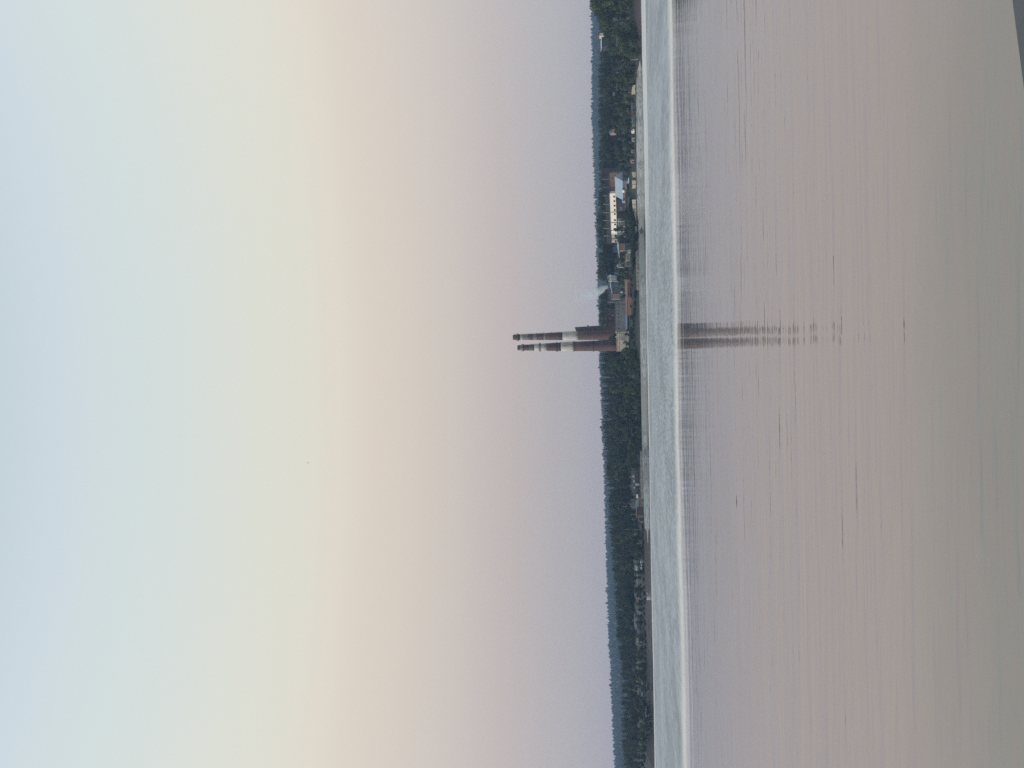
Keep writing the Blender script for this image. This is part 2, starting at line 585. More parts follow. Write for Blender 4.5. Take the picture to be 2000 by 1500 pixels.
class Fac:
    """a level wall seen at photograph rows Yr (right end) .. Yl (left end) at depths Dr .. Dl"""

    def __init__(s, Yr, Yl, Dr, Dl=None):
        Dl = Dl or Dr
        if Dr < 200:
            Dr, Dl = near_shore(Yr, Dr), near_shore(Yl, Dl)
        s.Yr, s.Yl, s.Dr, s.Dl = Yr, Yl, Dr, Dl
        a = at(1230, Yl, Dl)
        b = at(1230, Yr, Dr)
        s.A = Vector((a.x, Dl, 0))
        s.B = Vector((b.x, Dr, 0))
        d = (s.B - s.A)
        s.L = d.length
        s.d = d / s.L
        s.n = Vector((s.d.y, -s.d.x, 0))

    def t(s, Yi):
        return (s.Yl - Yi) / (s.Yl - s.Yr)

    def p(s, Yi, o=0.0, z=0.0):
        q = s.A + (s.B - s.A) * s.t(Yi) + s.n * o
        return Vector((q.x, q.y, z))

    def z(s, X, Yi=None):
        Yi = (s.Yr + s.Yl) / 2 if Yi is None else Yi
        D = s.Dl + (s.Dr - s.Dl) * s.t(Yi)
        return at(X, Yi, D).z

    def gz(s, depth=0.0):
        return min(ground_z(*s.p(Y_, o).xy) for Y_ in (s.Yr, s.Yl) for o in (0, -depth))

    def box(s, mb, Yr, Yl, z0, z1, o0, o1):
        """o0 < o1, outward offsets; towards the viewer is positive"""
        c = [s.p(Yl, o1), s.p(Yr, o1), s.p(Yr, o0), s.p(Yl, o0)]
        mb.hexa([(q.x, q.y, z0) for q in c] + [(q.x, q.y, z1) for q in c])
        return mb

    def slope(s, mb, Yr, Yl, oa, za, ob, zb, th=0.12):
        """roof slab from (offset oa, height za) to (ob, zb)"""
        q = []
        for dz in (0, th):
            q += [s.p(Yl, oa, za + dz), s.p(Yr, oa, za + dz), s.p(Yr, ob, zb + dz), s.p(Yl, ob, zb + dz)]
        mb.hexa(q)
        return mb

    def gable(s, mb, Yr, Yl, o0, o1, z, h):
        """solid gable with ridge along the wall"""
        om = (o0 + o1) / 2
        vs = [s.p(Yl, o1, z), s.p(Yr, o1, z), s.p(Yr, o0, z), s.p(Yl, o0, z), s.p(Yl, om, z + h), s.p(Yr, om, z + h)]
        mb.add(vs, [(0, 1, 5, 4), (2, 3, 4, 5), (1, 2, 5), (3, 0, 4), (3, 2, 1, 0)])
        return mb

    def gable_front(s, mb, Yr, Yl, o0, o1, z, h):
        """solid gable with its triangle facing the viewer"""
        Ym = (Yr + Yl) / 2
        vs = [s.p(Yl, o1, z), s.p(Yr, o1, z), s.p(Ym, o1, z + h), s.p(Yl, o0, z), s.p(Yr, o0, z), s.p(Ym, o0, z + h)]
        mb.add(vs, [(0, 1, 2), (5, 4, 3), (0, 2, 5, 3), (2, 1, 4, 5), (1, 0, 3, 4)])
        return mb


def window(f, root, X0, X1, Yr, Yl, frame=M_FRAME, glass=M_GLASS, t=0.12):
    Ym = (Yr + Yl) / 2
    z1, z0 = f.z(X0, Ym), f.z(X1, Ym)
    dy = t / (f.L / (f.Yl - f.Yr))
    w = MB()
    f.box(w, Yr, Yr + dy, z0, z1, 0.01, 0.07)
    f.box(w, Yl - dy, Yl, z0, z1, 0.01, 0.07)
    f.box(w, Yr + dy, Yl - dy, z1 - t, z1, 0.01, 0.07)
    f.box(w, Yr + dy, Yl - dy, z0, z0 + t, 0.01, 0.10)
    wo = w.build("window", frame, root)
    p = MB()
    f.box(p, Yr + dy, Yl - dy, z0 + t, z1 - t, 0.005, 0.03)
    p.build("pane", glass, wo)
    return wo


def building(name, label, cat, Yr, Yl, X0, X1, Dr, Dl=None, depth=8.0, wall=None, roof=None, roof_mat=None,
             group=None, wins=(), door=None, roof_h=2.0, over=0.35, to_ground=True, frame=M_FRAME, extra=None, chimney=None):
    """X0 top of the wall, X1 its foot (only used when it does not reach the ground)"""
    f = Fac(Yr, Yl, Dr, Dl)
    z1 = f.z(X0)
    z0 = f.gz(depth) - 0.4 if to_ground else f.z(X1)
    z0 = min(z0, z1 - 1.0)
    c = f.p((Yr + Yl) / 2, -depth / 2, max(z0, f.gz(depth)))
    root = thing(name, label, cat, c, group)
    b = MB()
    f.box(b, Yr, Yl, z0, z1, -depth, 0)
    b.build("wall", wall, root)
    px = 1.0 / (f.L / (Yl - Yr))
    rm = roof_mat or wall
    if roof:
        r = MB()
        ov = over * px
        if roof == "gable":
            f.gable(r, Yr - ov, Yl + ov, -depth - over, over, z1 + 0.003, roof_h)
        elif roof == "front":
            f.gable_front(r, Yr - ov, Yl + ov, -depth - over, over, z1 + 0.003, roof_h)
        elif roof == "shed":      # rises away from the viewer
            f.slope(r, Yr - ov, Yl + ov, over, z1 + 0.003, -depth - over, z1 + roof_h)
        elif roof == "flat":
            f.box(r, Yr - ov, Yl + ov, z1 + 0.003, z1 + roof_h, -depth - over, over)
        ro = r.build("roof", rm, root)
        if chimney:
            cb = MB()
            Yc = chimney
            f.box(cb, Yc - 0.4 * px, Yc + 0.4 * px, z1 + 0.3, z1 + roof_h + 0.9, -depth / 2 - 0.4, -depth / 2 + 0.4)
            cb.build("chimney", mat("chimney_brick", (0.22, 0.13, 0.10)), ro)
    for wv in wins:
        window(f, root, *wv, frame=frame)
    if door:
        dYr, dYl, dX0, dm = door
        d = MB()
        f.box(d, dYr, dYl, f.gz(0.0) - 0.2, f.z(dX0), 0.01, 0.08)
        d.build("door", dm, root)
    if extra:
        extra(f, root, z0, z1, px)
    return root


# common wall paints
W_WHITE = mat("white_render", (0.80, 0.77, 0.70), (0.58, 0.55, 0.50), 0.9, contrast=(0.5, 0.8), spots=None)
W_STONE = mat("rubble_stone", (0.20, 0.145, 0.12), (0.09, 0.07, 0.07), 0.7, spots=(0.26, 0.21, 0.17))
W_DBRICK = mat("dark_brick", (0.075, 0.045, 0.042), (0.045, 0.032, 0.034), 0.5)
W_RBRICK = mat("red_brick", (0.29, 0.15, 0.125), (0.21, 0.11, 0.095), 0.8, spots=(0.25, 0.15, 0.13))
W_PBRICK = mat("pale_red_brick", (0.36, 0.18, 0.15), (0.25, 0.12, 0.10), 0.8)
W_GREY = mat("grey_render", (0.25, 0.262, 0.268), (0.205, 0.213, 0.22), 0.35)
W_BEIGE = mat("beige_render", (0.68, 0.62, 0.53), (0.45, 0.41, 0.36), 0.45, stretch=(1, 1, 0.4))
W_GREYB = mat("grey_beige_render", (0.46, 0.42, 0.37), (0.28, 0.26, 0.24), 0.5)
W_NAVY = mat("dark_blue_boards", (0.040, 0.043, 0.062), (0.028, 0.030, 0.042), 0.6)
W_VIOLET = mat("dull_violet_panels", (0.085, 0.085, 0.10), (0.06, 0.06, 0.072), 0.5)
W_TAN = mat("tan_boards", (0.30, 0.22, 0.17), (0.20, 0.15, 0.12), 1.0)
W_DWOOD = mat("dark_wood", (0.06, 0.048, 0.045), (0.035, 0.03, 0.03), 0.8)
W_PALE = mat("pale_panels", (0.42, 0.45, 0.47), (0.30, 0.32, 0.34), 0.8)
W_LIGHT = mat("light_plaster", (0.62, 0.60, 0.56), (0.45, 0.43, 0.41), 0.8)
R_BLUE = mat("pale_blue_metal_roof", (0.36, 0.43, 0.51), (0.30, 0.36, 0.43), 0.4, rough=0.5)
R_SLATE = mat("slate_roof", (0.075, 0.08, 0.10), (0.05, 0.055, 0.07), 0.6)
R_GREY = mat("grey_roof", (0.15, 0.16, 0.18), (0.10, 0.11, 0.125), 0.6)
R_RED = mat("orange_red_roof", (0.25, 0.135, 0.11), (0.19, 0.105, 0.09), 0.6)
R_BROWN = mat("brown_roof", (0.11, 0.065, 0.06), (0.075, 0.048, 0.046), 0.6)
C_CONC = mat("concrete", (0.26, 0.24, 0.20), (0.16, 0.15, 0.13), 0.9)

# ---- white mill -------------------------------------------------------------


def white_extra(f, root, z0, z1, px):
    c = MB()
    f.box(c, f.Yr - 0.6 * px, f.Yl + 0.6 * px, z1 + 0.003, z1 + 0.55, -12.4, 0.3)
    c.build("cornice", R_BROWN, root)
    for Yc in (411.0, 431.5, 447, 464.5):
        s = MB()
        f.box(s, Yc - 0.25 * px, Yc + 0.25 * px, z0, z1 - 0.05, 0.004, 0.13)
        s.build("downpipe", mat("rusty_pipe", (0.20, 0.16, 0.13)), root)
    p = MB()
    f.box(p, f.Yr + 0.1, f.Yl - 0.1, f.gz(12) - 0.4, z0 - 0.003, -11.9, -0.05)
    p.build("plinth", W_DWOOD, root)


wins = []
for k, Yc in enumerate((382, 390.5, 399, 407.2, 415, 427, 435.5, 446.5, 458, 469.5)):
    dx = (Yc - 376) * 0.034
    wins.append((1197.4 + dx, 1201.3 + dx, Yc - 1.9, Yc + 1.9))
building("mill_building", "long white two storey building with small dark square windows on the hillside", "building",
         376, 472, 1192.6, 1204, 480, 510, 12, W_WHITE, wins=wins, extra=white_extra, to_ground=False, frame=mat("tan_frame", (0.40, 0.36, 0.31)))

# ---- ruined hall with pilasters behind the white mill
f = Fac(334, 474, 520, 548)
z1 = f.z(1178)
root = thing("ruined_hall", "overgrown dark roofless brick hall with tan pilasters behind the white building", "ruin", f.p(400, -4, f.gz(8)))
b = MB()
f.box(b, 334, 474, f.gz(8), z1 - 1.6, -0.8, 0)
f.box(b, 334, 336, f.gz(8), z1 - 1.6, -8, -0.8)
f.box(b, 472, 474, f.gz(8), z1 - 1.6, -8, -0.8)
b.build("wall", mat("mossy_dark_brick", (0.034, 0.036, 0.034), (0.026, 0.034, 0.026), 0.5), root)
for Yc in (346, 361, 377.5, 394, 410.3, 426, 442, 457.2):
    p = MB()
    f.box(p, Yc - 0.55, Yc + 0.55, f.gz(8), f.z(1176.8 + (Yc - 340) * 0.018, Yc), 0.004, 0.6)
    p.build("pilaster", C_CONC, root)

building("brick_block", "dark purple brick block at the right end of the ruins under the trees", "building",
         332, 343, 1175, 1190, 512, 514, 7, mat("purple_brick", (0.05, 0.036, 0.045)), "flat", mat("dull_grey_top", (0.13, 0.13, 0.12)), roof_h=0.5)
building("stone_ruin", "brown rubble stone building with crumbling tan patches right of the white building", "ruin",
         336, 375.5, 1190.5, 1204, 478, 482, 11, W_STONE, "flat", R_BROWN, roof_h=0.4,
         wins=[(1194, 1198, 345, 348), (1194.3, 1198.3, 356, 359), (1194.8, 1198.8, 366, 369)])


def vent_extra(f, root, z0, z1, px):
    v = MB()
    f.box(v, 369, 373.5, z1 - 0.9, z1 + 0.5, 0.02, 1.5)
    v.build("porch", W_WHITE, root)


building("storehouse", "wide hall with big pale blue metal roof in front of the white building", "building",
         353, 389, 1216.5, 1222, 455, 462, 13, mat("dull_wall", (0.16, 0.17, 0.18)), "gable", R_BLUE, roof_h=4.6, extra=vent_extra)
building("annex", "narrow pale grey annex beside the brown facade right of the blue roofed hall", "building",
         339.5, 344.3, 1201.8, 1212, 470, None, 6, W_PALE, "flat", R_GREY, roof_h=0.3)
building("facade_building", "reddish grey patched facade between pale annex and blue roofed hall", "building",
         345, 353.5, 1203, 1216, 466, None, 6, mat("patched_wall", (0.20, 0.13, 0.12), (0.20, 0.20, 0.21), 0.5), "flat", R_GREY, roof_h=0.3)
building("boarded_building", "dark navy boarded building left of the pale blue roofed hall", "building",
         389.6, 412, 1205, 1218, 470, 473, 8, W_NAVY, "flat", R_SLATE, roof_h=0.3,
         wins=[(1211, 1215.5, 403.5, 406), (1211, 1215.5, 408, 409.6)], frame=W_PALE)
# pale tank in front of it
q = at(1219.5, 393.3, 462)
tk = thing("water_tank", "small pale blue tank standing below the dark navy building", "tank", (q.x, q.y, ground_z(q.x, q.y)))
zt = at(1215, 393.3, 462).z
MB().lathe(q.x, q.y, [(0.95, ground_z(q.x, q.y) - 0.3), (0.95, zt - 0.5), (0.7, zt - 0.15), (0.1, zt)], 20).build("shell", R_BLUE, tk, smooth=False)
MB().lathe(q.x, q.y, [(1.02, zt - 0.75), (1.02, zt - 0.6)], 20).build("hoop", R_GREY, tk)


def grid_extra(f, root, z0, z1, px):
    for Yc in (431, 441, 451.2, 461.4):
        s = MB()
        f.box(s, Yc - 0.3 * px, Yc + 0.3 * px, f.z(1222), z1 + 0.2, 0.02, 0.35)
        s.build("duct", W_PALE, root)
    s = MB()
    f.box(s, 426, 462, z1 - 0.9, z1 - 0.55, 0.02, 0.25)
    s.build("ledge", W_PALE, root)


wins = [(1211 + (Y_ - 425) * 0.02, 1213.6 + (Y_ - 425) * 0.02, Y_, Y_ + 2.4) for Y_ in (426.5, 432.5, 436, 442.5, 446.6, 452.8, 456)]
building("factory_hall", "grey violet factory hall with pale ducts and window strips below the white building", "building",
         425, 462.5, 1206.5, 1222, 484, 492, 14, W_VIOLET, "flat", R_GREY, wins=wins, roof_h=0.3, frame=W_PALE, extra=grid_extra)
building("brick_shed", "narrow red brown brick shed left of the factory hall with pale corner", "shed",
         463, 472.5, 1209, 1220, 476, None, 7, mat("brown_red_brick", (0.17, 0.075, 0.065), (0.08, 0.045, 0.045), 0.9), "shed", R_BROWN, roof_h=0.9,
         door=(466, 468.5, 1214, W_DWOOD))
building("brick_hut", "small pinkish brick hut just above the blue grey hut", "hut",
         475, 488, 1210.2, 1219, 474, None, 6, W_PBRICK, "flat", R_BROWN, roof_h=0.35, wins=[(1212.5, 1215, 478, 480), (1212.5, 1215, 483.5, 485.5)])
building("panel_hut", "blue grey panelled hut below the small pinkish brick hut", "hut",
         474.5, 487, 1221, 1230, 456, None, 6, mat("blue_grey_panels", (0.095, 0.125, 0.14), (0.075, 0.095, 0.11), 0.6), "shed", R_SLATE, roof_h=0.5, door=(479.5, 483, 1224, R_SLATE))
building("long_shed", "long low shed with narrow pale blue roof left of the white building", "shed",
         465, 505, 1209.5, 1216, 496, 520, 9, mat("red_brown_boards", (0.085, 0.055, 0.058)), "shed", R_BLUE, roof_h=1.5, over=0.5)


def beige_extra(f, root, z0, z1, px):
    d = MB()
    f.box(d, 489.8, 495.5, z0, f.z(1226), 0.4, 3.5)
    d.build("porch", W_GREYB, root)


building("plaster_house", "plain sunlit beige block house with lower porch above the long white fence", "house",
         495.8, 509, 1221.5, 1233, 448, None, 7, W_GREYB, "flat", R_GREY, roof_h=0.25, extra=beige_extra, wins=[(1224.5, 1228, 499, 501), (1224.5, 1228, 504, 506)])
building("lean_to", "dull grey low lean-to joined to the beige block house", "shed",
         509.6, 519, 1224, 1233, 450, None, 6, mat("dull_grey_wall", (0.15, 0.14, 0.14)), "shed", R_GREY, roof_h=0.7)
building("small_hut", "tiny orange tan hut among dark trees behind the lean-to", "hut",
         513, 518, 1213.2, 1218, 476, None, 4, mat("orange_tan", (0.36, 0.24, 0.18)), "front", R_GREY, roof_h=0.8)
building("tool_shed", "tiny pale grey shed above the orange tan hut", "hut",
         514, 520.5, 1208.2, 1212, 488, None, 4, W_PALE, "front", R_BLUE, roof_h=1.2)
building("brick_barn", "broken red brown brick barn wall with dark openings under the blue roofed hall", "ruin",
         380, 406, 1222.5, 1231, 458, None, 5, mat("broken_brick", (0.19, 0.09, 0.07), (0.09, 0.055, 0.05), 0.9), "shed", R_BROWN, roof_h=0.8,
         wins=[(1226, 1229, 384, 387), (1226, 1229, 392.5, 395.5), (1226, 1229, 399.5, 402.5)])
building("garden_shed", "low pale roofed garden shed above the white fence near its right end", "shed",
         347, 355, 1229, 1234, 438, None, 4, W_DWOOD, "shed", R_BLUE, roof_h=0.9)

# ---- conveyor and dark works behind
f = Fac(535, 588, 545, 552)
root = thing("conveyor", "pale blue conveyor gallery on dark legs below the steam plume", "conveyor", f.p(560, -1, f.gz(2)))
b = MB()
f.box(b, 535, 562, f.z(1193.6), f.z(1191.4), -2.2, 0)
f.box(b, 562.2, 584, f.z(1195.4), f.z(1193.8), -2.2, 0)
b.build("gallery", R_BLUE, root)
for Yc in (538, 548, 558, 568, 578):
    l = MB()
    f.box(l, Yc - 0.5, Yc + 0.5, f.gz(2) - 0.3, f.z(1195.6), -1.5, -0.7)
    l.build("leg", R_GREY, root)
building("works_tower", "pale slatted works tower at the right end of the conveyor", "tower",
         536, 540, 1186.2, 1198, 556, None, 4, W_PALE, "flat", R_GREY, roof_h=0.3)
building("works_block", "pale grey works block just left of the slatted tower", "building",
         541.5, 547.5, 1188, 1199, 557, None, 5, W_PALE, "flat", R_GREY, roof_h=0.3)
building("works_shed", "dark works shed with pinkish front below the steam plume", "building",
         565, 588, 1187, 1200, 560, None, 10, W_VIOLET, "flat", R_SLATE, roof_h=0.4, wins=[(1190, 1192.4, 568, 571), (1190, 1192.4, 575, 578)])
building("kiosk", "small pink walled kiosk in front of the dark works shed", "hut",
         573, 583, 1195.6, 1202, 540, None, 5, mat("pink_wall", (0.34, 0.26, 0.23)), "shed", R_GREY, roof_h=0.6)
for (Xc, Yr, Yl, h_, lb) in ((1203.5, 566, 571.5, 1.6, "white covered cart parked beside the dark works shed"),
                             (1210.5, 566, 568.5, 1.0, "smaller white covered cart parked nearer the red roofed house")):
    f = Fac(Yr, Yl, 500)
    z0 = f.gz(0.9)
    root = thing("cart", lb, "cart", f.p((Yr + Yl) / 2, 0, z0), "white carts by the works")
    b = MB()
    f.box(b, Yr, Yl, z0 + 0.4, z0 + 0.4 + h_ * 0.55, -1.8, 0)
    b.build("body", W_WHITE, root)
    c = MB()
    f.gable(c, Yr, Yl, -1.8, 0, z0 + 0.4 + h_ * 0.55 + 0.003, h_ * 0.4)
    c.build("cover", W_WHITE, root)
    for Yw in (Yr + 0.7, Yl - 0.7):
        w = MB()
        w.tube([f.p(Yw, 0.05, z0 + 0.3), f.p(Yw, 0.2, z0 + 0.3)], [0.35, 0.35], 12)
        w.build("wheel", M_GLASS, root)

# ---- grey hall, red houses, beige hall
def grey_extra(f, root, z0, z1, px):
    s = MB()
    f.box(s, 593.5, 594.3, f.z(1221), z1 - 0.3, 0.004, 0.18)
    s.build("downpipe", mat("dark_pipe", (0.12, 0.12, 0.115)), root)
    c = MB()
    f.box(c, 588 - 0.5 * px, 646 + 0.5 * px, z1 + 0.003, z1 + 0.25, -15.3, 0.35)
    c.build("cornice", R_GREY, root)
    r = MB()
    f.slope(r, 614, 645.5, 5.0, f.z(1225.8) + 0.2, 0.02, f.z(1221.8))
    r.build("lean_to_roof", R_BLUE, root)
    w = MB()
    f.box(w, 616, 644, f.gz(4) - 2.0, f.z(1225.4), 0.5, 4.4)
    w.build("lean_to", W_DWOOD, root)
    q = MB()
    f.box(q, 601.8, 603.4, f.z(1217.5), f.z(1215.6), 0.01, 0.06)
    q.build("hatch", M_GLASS, root)


wins = []
for k, Yc in enumerate((591.2, 598.4, 605.4, 612.5, 619.5, 626.6, 633.6, 641.2)):
    dx = (Yc - 588) * 0.012
    wins.append((1205.9 + dx, 1209.2 + dx, Yc - 1.5, Yc + 1.5))
building("grey_hall", "plain grey two storey hall with one row of eight windows near the chimneys", "building",
         588, 646, 1201.3, 1222, 470, 467, 15, W_GREY, wins=wins, extra=grey_extra)
wins = [(1228.2, 1230.2, Y_ - 0.7, Y_ + 0.7) for Y_ in (583.5, 587.8, 593.2, 598.6, 602.6, 606.8, 611.2)]
building("brick_house", "low red brick house with a row of tiny windows in front of the grey hall", "house",
         580.5, 615.5, 1225.2, 1234, 446, 448, 7, W_RBRICK, "shed", R_RED, wins=wins, roof_h=1.0)
building("row_house", "long low house with orange red roof behind the left end of the white fence", "house",
         547, 580, 1226, 1231, 452, 456, 8, W_PBRICK, "shed", R_RED, roof_h=1.6, wins=[(1227, 1229, 552, 554), (1227, 1229, 561, 563), (1227, 1229, 571, 573)])


def beigeh_extra(f, root, z0, z1, px):
    c = MB()
    f.box(c, 646, 686, z1 + 0.003, z1 + 0.3, -11.3, 0.3)
    c.build("cornice", W_BEIGE, root)
    s = MB()
    f.box(s, 646.2, 647.1, f.z(1232), z1 - 0.1, 0.02, 0.4)
    s.build("buttress", C_CONC, root)
    for Yc in (651.5, 658.5, 662.5):
        d = MB()
        f.box(d, Yc - 0.22, Yc + 0.22, f.z(1222), f.z(1212), 0.004, 0.12)
        d.build("downpipe", C_CONC, root)
    t = MB()
    f.box(t, 656.5, 659, z1 + 0.303, z1 + 0.95, -2.5, -0.4)
    t.build("turret", W_LIGHT, root)


wins = [(1208.4 + 0.03 * k, 1210.8 + 0.03 * k, 647.8 + 1.85 * k, 648.7 + 1.85 * k) for k in range(20)]
building("beige_hall", "beige hall with a close row of small slit windows at the foot of the chimneys", "building",
         646.8, 686, 1205.2, 1224, 464, 466, 11, W_BEIGE, wins=wins, extra=beigeh_extra, frame=mat("tan_frame", (0.40, 0.36, 0.31)))


def mill_extra(f, root, z0, z1, px):
    s = MB()
    f.box(s, 614, 615.6, f.z(1198), f.z(1195.5), 0.02, 0.3)
    s.build("sign_board", W_LIGHT, root)


building("boiler_house", "dark red brown brick boiler house behind the grey hall and chimneys", "building",
         604, 652, 1186.2, 1200, 500, 502, 14, mat("boiler_brick", (0.085, 0.046, 0.044), (0.055, 0.034, 0.036), 0.4), "flat", R_BROWN, roof_h=0.4,
         extra=mill_extra, wins=[(1190, 1193.5, 610, 613), (1190, 1193.5, 620, 623), (1190, 1193.5, 630, 633)])

# ------------------------------------------------------------------ chimneys
M_CHBRICK = mat("chimney_stack_brick", (0.125, 0.064, 0.056), (0.060, 0.039, 0.038), 0.28, stretch=(1, 1, 0.5), contrast=(0.3, 0.7))
M_CHBRICK2 = mat("chimney_greyed_brick", (0.12, 0.105, 0.10), (0.075, 0.064, 0.062), 0.4, stretch=(1, 1, 0.5))
M_CHWHITE = mat("peeling_white_paint", (0.54, 0.53, 0.50), (0.20, 0.18, 0.165), 0.9, stretch=(2.0, 2.0, 0.25), contrast=(0.42, 0.72))
M_CHPALE = mat("worn_pale_paint", (0.22, 0.215, 0.205), (0.12, 0.108, 0.102), 0.7, stretch=(1.6, 1.6, 0.4))
M_IRON = mat("dark_iron", (0.045, 0.042, 0.045), (0.03, 0.028, 0.03), 1.0)
M_REDLAMP = mat("red_lantern", (0.45, 0.08, 0.08), (0.3, 0.06, 0.06), 2.0)


def chimney(label, D, Xb, Yb, segs, wtab, rings, top, platform, ladder_side=1):
    """segs: (X0, X1, material, part name); wtab: width in pixels against X"""
    base = at(Xb, Yb, D)
    gzv = ground_z(base.x, D)
    root = thing("brick_chimney", label, "chimney", (base.x, D, gzv), "tall factory chimneys")

    def zx(X):
        return at(X, Yb, D).z

    def rad(X):
        return lerp_table(wtab, X) / 2.0 * D / FPX

    for X0, X1, mt, nm in segs:
        z1 = zx(X0)
        z0 = zx(X1)
        if X1 > 1180:
            z0 = gzv - 0.5
        pr = []
        for k in range(5):
            t = k / 4.0
            zz = z0 + (z1 - z0) * t
            Xk = X1 + (X0 - X1) * t
            pr.append((rad(Xk), zz))
        MB().lathe(base.x, D, pr, 32).build(nm, mt, root, smooth=True)
    for X0, X1, dr, mt in rings:
        r = rad(X0) + dr
        MB().lathe(base.x, D, [(r, zx(X1)), (r + 0.05, (zx(X0) + zx(X1)) / 2), (r, zx(X0))], 32).build("hoop", mt, root)
    # service platform with railing below the top
    z = zx(platform)
    r = rad(platform) + 0.55
    pl = MB().lathe(base.x, D, [(rad(platform) - 0.1, z - 0.5), (r, z - 0.12), (r, z)], 32).build("platform", M_IRON, root)
    rl = MB()
    n = 16
    for i in range(n):
        a = 2 * math.pi * i / n
        b = 2 * math.pi * (i + 1) / n
        p = Vector((base.x + (r - 0.06) * math.cos(a), D + (r - 0.06) * math.sin(a), z))
        q = Vector((base.x + (r - 0.06) * math.cos(b), D + (r - 0.06) * math.sin(b), z))
        up = Vector((0, 0, 1.1))
        rl.tube([p, p + up], [0.03, 0.03], 4)
        rl.tube([p + up, q + up], [0.03, 0.03], 4)
        rl.tube([p + up * 0.5, q + up * 0.5], [0.02, 0.02], 4)
    rl.build("railing", M_IRON, pl)
    # ladder up the shaded side, with brackets
    ld = MB()
    zs = [zx(X) for X in (1188, 1120, 1060, top)]
    rs = [rad(X) for X in (1188, 1120, 1060, top)]
    for dy in (-0.25, 0.25):
        ld.tube([(base.x + ladder_side * (rr + 0.22), D - 0.6 + dy, zz) for rr, zz in zip(rs, zs)], [0.035] * 4, 4)
    zz = zs[0]
    tab = sorted(zip(zs, rs))
    while zz < zs[-1]:
        rr = lerp_table(tab, zz)
        ld.box(base.x + ladder_side * (rr + 0.22) - 0.03, base.x + ladder_side * (rr + 0.22) + 0.03, D - 0.85, D - 0.35, zz, zz + 0.05)
        if int(zz / 0.8) % 6 == 0:
            a, b2 = sorted((base.x + ladder_side * (rr - 0.15), base.x + ladder_side * (rr + 0.6)))
            ld.box(a, b2, D - 0.9, D - 0.3, zz - 0.12, zz + 0.0)
        zz += 0.8
    ld.build("ladder", M_IRON, root)
    return root, base, zx, rad


DCH = 500.0
segs = [(1002.2, 1004.5, M_CHBRICK, "rim"), (1004.5, 1017, M_CHBRICK, "shaft"), (1017, 1020, M_CHWHITE, "painted_band"), (1020, 1034, M_CHPALE, "painted_band"),
        (1034, 1042, M_CHBRICK, "shaft"), (1042, 1049, M_CHPALE, "painted_band"), (1049, 1062, M_CHBRICK, "shaft"),
        (1062, 1066.5, M_CHPALE, "painted_band"), (1066.5, 1099, M_CHBRICK, "shaft"), (1099, 1129.5, M_CHWHITE, "painted_band"),
        (1129.5, 1192, M_CHBRICK, "shaft")]
root, base, zx, rad = chimney("taller brick chimney on the right with a broad white band and rust red top", DCH - 3, 1130, 655.6, segs,
                              [(1000, 10.2), (1012, 11.0), (1040, 12.4), (1100, 15.8), (1130, 17.2), (1192, 19.6)], [], 1004, 1012.8)
lm = MB()
for dx in (-1, 1):
    lm.lathe(base.x + dx * (rad(1010) + 0.45), DCH - 3.4, [(0.1, zx(1012.6)), (0.22, zx(1012.2)), (0.22, zx(1009.8)), (0.08, zx(1008.8))], 10)
lm.build("warning_lamp", M_REDLAMP, root)
segs = [(1011, 1016.5, M_CHBRICK, "rim"), (1016.5, 1023, M_CHPALE, "painted_band"), (1023, 1033, M_CHBRICK, "shaft"), (1033, 1044, M_CHBRICK2, "shaft"),
        (1044, 1068, M_CHWHITE, "painted_band"), (1068, 1096, M_CHBRICK, "shaft"), (1096, 1121.5, M_CHWHITE, "painted_band"),
        (1121.5, 1202, M_CHBRICK, "shaft")]
rings = [(1053, 1056.2, 0.5, M_CHPALE), (1087, 1088.4, 0.55, M_IRON), (1119.8, 1121.2, 0.5, M_CHPALE), (1158.6, 1159.8, 0.4, M_IRON)]
root, base, zx, rad = chimney("slightly shorter brick chimney on the left with two white bands and iron hoops", DCH + 8, 1130, 676.4, segs,
                              [(1010, 9.8), (1022, 11.0), (1044, 12.8), (1096, 16.8), (1122, 18.4), (1202, 22.0)], rings, 1013, 1022.4)
lm = MB()
for dx in (-1, 1):
    lm.lathe(base.x + dx * (rad(1018) + 0.5), DCH + 7.6, [(0.1, zx(1022)), (0.2, zx(1021.6)), (0.2, zx(1019.4)), (0.06, zx(1018.4))], 10)
lm.build("warning_lamp", M_REDLAMP, root)

# short dark flue, cut off obliquely, just right of the taller chimney
D3 = 512.0
b3 = at(1150, 643.6, D3)
g3 = ground_z(b3.x, D3)
root = thing("flue_stack", "short dark brown flue stack half hidden behind the taller chimney", "chimney", (b3.x, D3, g3))
M_FLUE = mat("sooty_brick", (0.075, 0.058, 0.056), (0.05, 0.04, 0.042), 0.4)
n = 24
vs = []
for k, X in enumerate((1200, 1165, 1140, 1124.5)):
    w = lerp_table([(1124, 11.0), (1165, 14.0), (1200, 18.0)], X) / 2 * D3 / FPX
    for i in range(n):
        a = 2 * math.pi * i / n
        z = at(X, 643.6, D3).z if k else g3 - 0.3
        if k == 3:
            z += 0.55 * math.cos(a)
        vs.append((b3.x + w * math.cos(a), D3 + w * math.sin(a), z))
fs = [(k * n + i, k * n + (i + 1) % n, (k + 1) * n + (i + 1) % n, (k + 1) * n + i) for k in range(3) for i in range(n)]
fs += [tuple(3 * n + i for i in range(n))]
MB().add(vs, fs).build("shaft", M_FLUE, root, smooth=True)
bx = MB()
w = 6.6 * D3 / FPX
zz = at(1148.5, 643.6, D3).z
bx.box(b3.x + w * 0.95, b3.x + w + 0.7, D3 - 0.5, D3 + 0.5, zz - 0.35, zz + 0.35)
bx.build("bracket", M_IRON, root)

